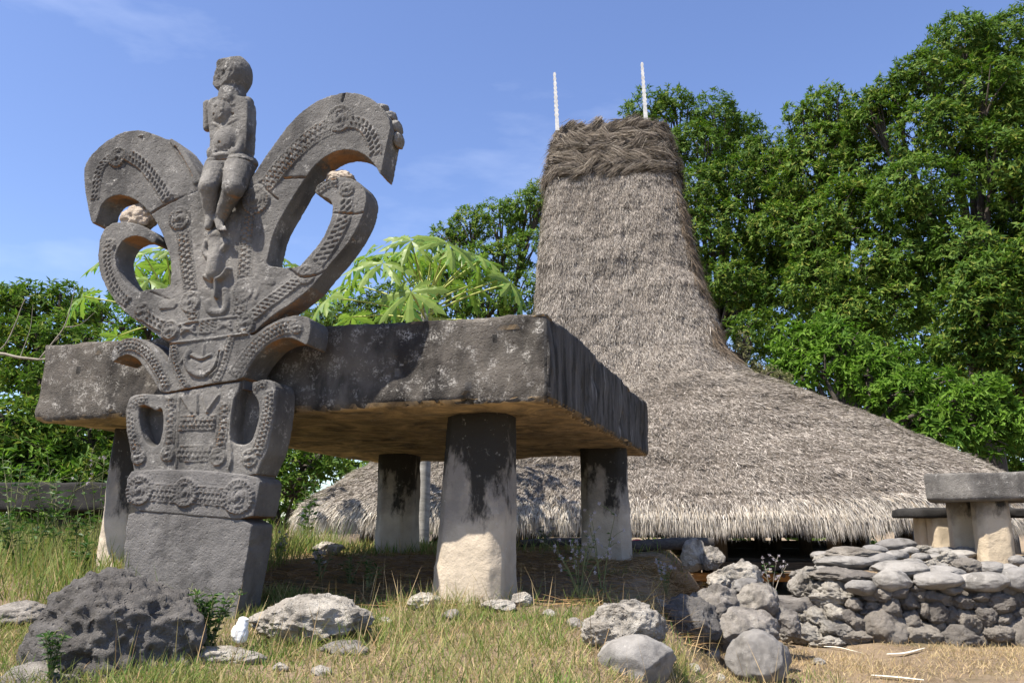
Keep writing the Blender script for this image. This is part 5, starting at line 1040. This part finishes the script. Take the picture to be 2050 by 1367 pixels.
# heap of straw by the rock pile
c = at(1390, 1165, 8.0); r = np.random.default_rng(9); n = 4500; q_ = r.normal(0, 1, (n, 3)) * np.array([0.20, 0.30, 0.0]); P = c + q_; P[:, 2] = gz(P[:, 0], P[:, 1]) + np.exp(-(q_[:, 0] / 0.26) ** 2 - (q_[:, 1] / 0.34) ** 2) * 0.20 * r.uniform(0.1, 1, n); a = r.uniform(0, 6.28, n); D = unit(np.stack([np.cos(a), np.sin(a), r.normal(-0.05, 0.35, n)], 1)); sd = unit(np.stack([-np.sin(a), np.cos(a), r.normal(0, 0.5, n)], 1)); v, f = ribbons(P, D, sd, r.uniform(0.1, 0.32, n), r.uniform(0.003, 0.007, n), 0.12)
tag(link('straw_heap', np_mesh('straw_heap', v, f, False), M['straw']), 'heap of orange-brown straw beside the rock pile', 'straw', kind='stuff')
# seed stalks standing above the grass
P, r = scatter(900, -2.6, 1.9, 4.4, 6.6, 108, lambda x, y: 0.35 * (1 - 0.5 * in_tomb_shade(x, y))); blades('seed_stalks', 'thin reddish seed stalks standing out of the foreground grass', 'grass', P, r, 0.22, 0.42, 0.0035, 0.006, 0.35, M['grass_dry'], 0.12)

def weed(name, label, px, py, hpx, seed, stems=7, heads=True, leaves=10, leafm='leaf_weed', leaf=0.05, spread=0.45, d=None, cat='weed', stem_mat='stem'):
    b = G(px, py) if d is None else at(px, py, d); h = hpx * b[1] / FPX; t = empty(name, tuple(b)); tag(t, label, cat); r = np.random.default_rng(seed); parts = []; hp = []; LC = []; LD = []
    for s in range(stems):
        a = r.uniform(0, 6.28); lean = r.uniform(0.05, spread); e = np.array([math.cos(a) * lean * h, math.sin(a) * lean * h * 0.6, h * r.uniform(0.6, 1.0)]); m = e * 0.5 + np.array([0, 0, h * 0.08]); p = spline(np.array([[0, 0, -0.02], m, e]), 5); parts.append(tube(p, np.linspace(0.005, 0.002, len(p)), 5))
        for k in range(4):
            q0 = p[int(r.integers(4, len(p)))]; e2 = q0 + np.array([r.normal(0, 0.12), r.normal(0, 0.08), r.uniform(0.03, 0.16)]) * h; parts.append(tube(np.array([q0, (q0 + e2) / 2 + [0, 0, 0.01], e2]), [0.0025, 0.002, 0.0015], 4)); hp.append(e2)
        hp.append(e)
        for k in range(leaves): LC.append(p[int(r.integers(1, len(p)))]); LD.append(unit(np.array([r.normal(), r.normal(), 0.3])))
    v, f = join_vf(parts); link('stem', np_mesh('stem', v, [f]), M[stem_mat], t)
    if leaves:
        C = np.array(LC); D = np.array(LD); n = len(C); v, f = leaf_quads(C, D, unit(np.array([[0, 0, 1.0]]) + r.normal(0, 0.4, (n, 3))), leaf * r.uniform(0.6, 1.3, n), leaf * 0.4 * r.uniform(0.7, 1.2, n)); link('foliage', np_mesh('foliage', v, [f], False), M[leafm], t)
    if heads:
        Pn = np.repeat(np.array(hp), 26, 0); n = len(Pn); D = unit(r.normal(0, 1, (n, 3)) + [0, 0, 0.5]); v, f = leaf_quads(Pn, D, unit(r.normal(0, 1, (n, 3))), r.uniform(0.010, 0.022, n), r.uniform(0.005, 0.009, n)); link('flower_heads', np_mesh('flower_heads', v, [f], False), M['flower'], t)['kind'] = 'stuff'
    return t
weed('flowering_weed', 'grey-purple flowering weed in front of the right back pillar', 1160, 1195, 120, 3, 9, True, 6, spread=0.7)
weed('flowering_weed', 'tall thin weed with pale flower tufts against the right back pillar', 1205, 1190, 150, 4, 4, True, 4, spread=0.35)
weed('flowering_weed', 'small grey flowering weed at the edge of the straw heap', 1335, 1195, 70, 5, 4, True, 5, spread=0.4)
weed('leafy_plant', 'leafy dark green plant between the dark boulder and the plinth', 415, 1300, 110, 6, 12, False, 26, leaf=0.055, spread=0.55, d=4.95, cat='plant')
weed('leafy_plant', 'small upright leafy weed growing before the dark boulder', 100, 1365, 90, 7, 6, False, 22, leaf=0.045, spread=0.25, d=4.3, cat='plant')
weed('tall_weed', 'tall thin weed with sparse leaves in front of the black bench', 108, 1110, 210, 8, 6, False, 14, leaf=0.09, spread=0.4, d=8.6)
weed('tall_weed', 'spindly weed standing by the left front pillar', 190, 1110, 190, 9, 4, True, 10, leaf=0.08, spread=0.3, d=8.4)
weed('tall_weed', 'tall weed growing at the left corner of the thatched eave', 612, 1085, 130, 10, 6, False, 12, leaf=0.12, spread=0.35, d=12.0)
weed('tall_weed', 'weed with curved bare stems under the eave between the pillars', 1090, 1100, 45, 11, 7, True, 3, leaf=0.06, spread=0.9, d=10.6)
weed('tall_weed', 'thin dry weed at the dark gap beside the stone wall', 1545, 1200, 80, 12, 4, True, 5, leaf=0.05, spread=0.6, d=8.3, stem_mat='twig')

# more weeds and little stones among the grass
for i, (px, py, h, d) in enumerate(((30, 1150, 120, 7.6), (70, 1120, 150, 8.2), (150, 1135, 110, 7.9), (20, 1080, 170, 9.2), (175, 1170, 80, 7.2))):
    o = weed('tall_weed', ('feathery green weed at the frame-side end of the tall grass', 'feathery green weed below the middle of the black bench', 'short feathery weed between black bench and left front pillar', 'tallest feathery weed right against the black bench', 'low feathery weed beside the foot of the left front pillar')[i], px, py, h, 500 + i, 6, False, 18, leaf=0.09, spread=0.5, d=d); o['group'] = 'green weeds in the tall grass'
for i, (px, py) in enumerate(((560, 1130), (700, 1170), (640, 1165), (735, 1180))):
    o = weed('low_weed', ('low thin weed right behind the plinth', 'low thin weed in shade before the middle back pillar', 'low flowering weed in shade near the plinth', 'low weed at the sunlit edge beside the front pillar')[i], px, py, 60, 520 + i, 5, i % 2 == 0, 10, leaf=0.05, spread=0.6); o['group'] = 'thin weeds beneath the capstone'
pr_ = random.Random(77)
for i, (px, py) in enumerate(((505, 1330), (560, 1345), (770, 1250), (905, 1240), (1100, 1235), (1150, 1260), (345, 1355), (1390, 1345), (1430, 1320), (1640, 1330), (1440, 1362), (640, 1352))):
    w = pr_.uniform(24, 52); o = rock(px, py, w, w * pr_.uniform(0.4, 0.6), M['rock_pale'] if i % 3 else M['rock_grey'], ('small grey stone just in front of the white bag', 'small pale stone below the broad pale rock', 'small pale stone between broad pale rock and front pillar', 'small grey stone straight before the front pillar', 'small pale stone between front pillar and flowering weed', 'small pale stone left of the cream coral rock', 'small grey stone at the corner of the dark boulder', 'small pale stone between brown-grey stone and rounded boulder', 'small pale stone above the rounded grey boulder', 'small grey stone on the path before the step', 'small pale stone touching the rounded grey boulder', 'small pale stone beside the flat sunken stone')[i], 700 + i, 0.8, sub=4, sink=0.3, name='small_stone', cat='stone'); o['group'] = 'small stones scattered in the grass'
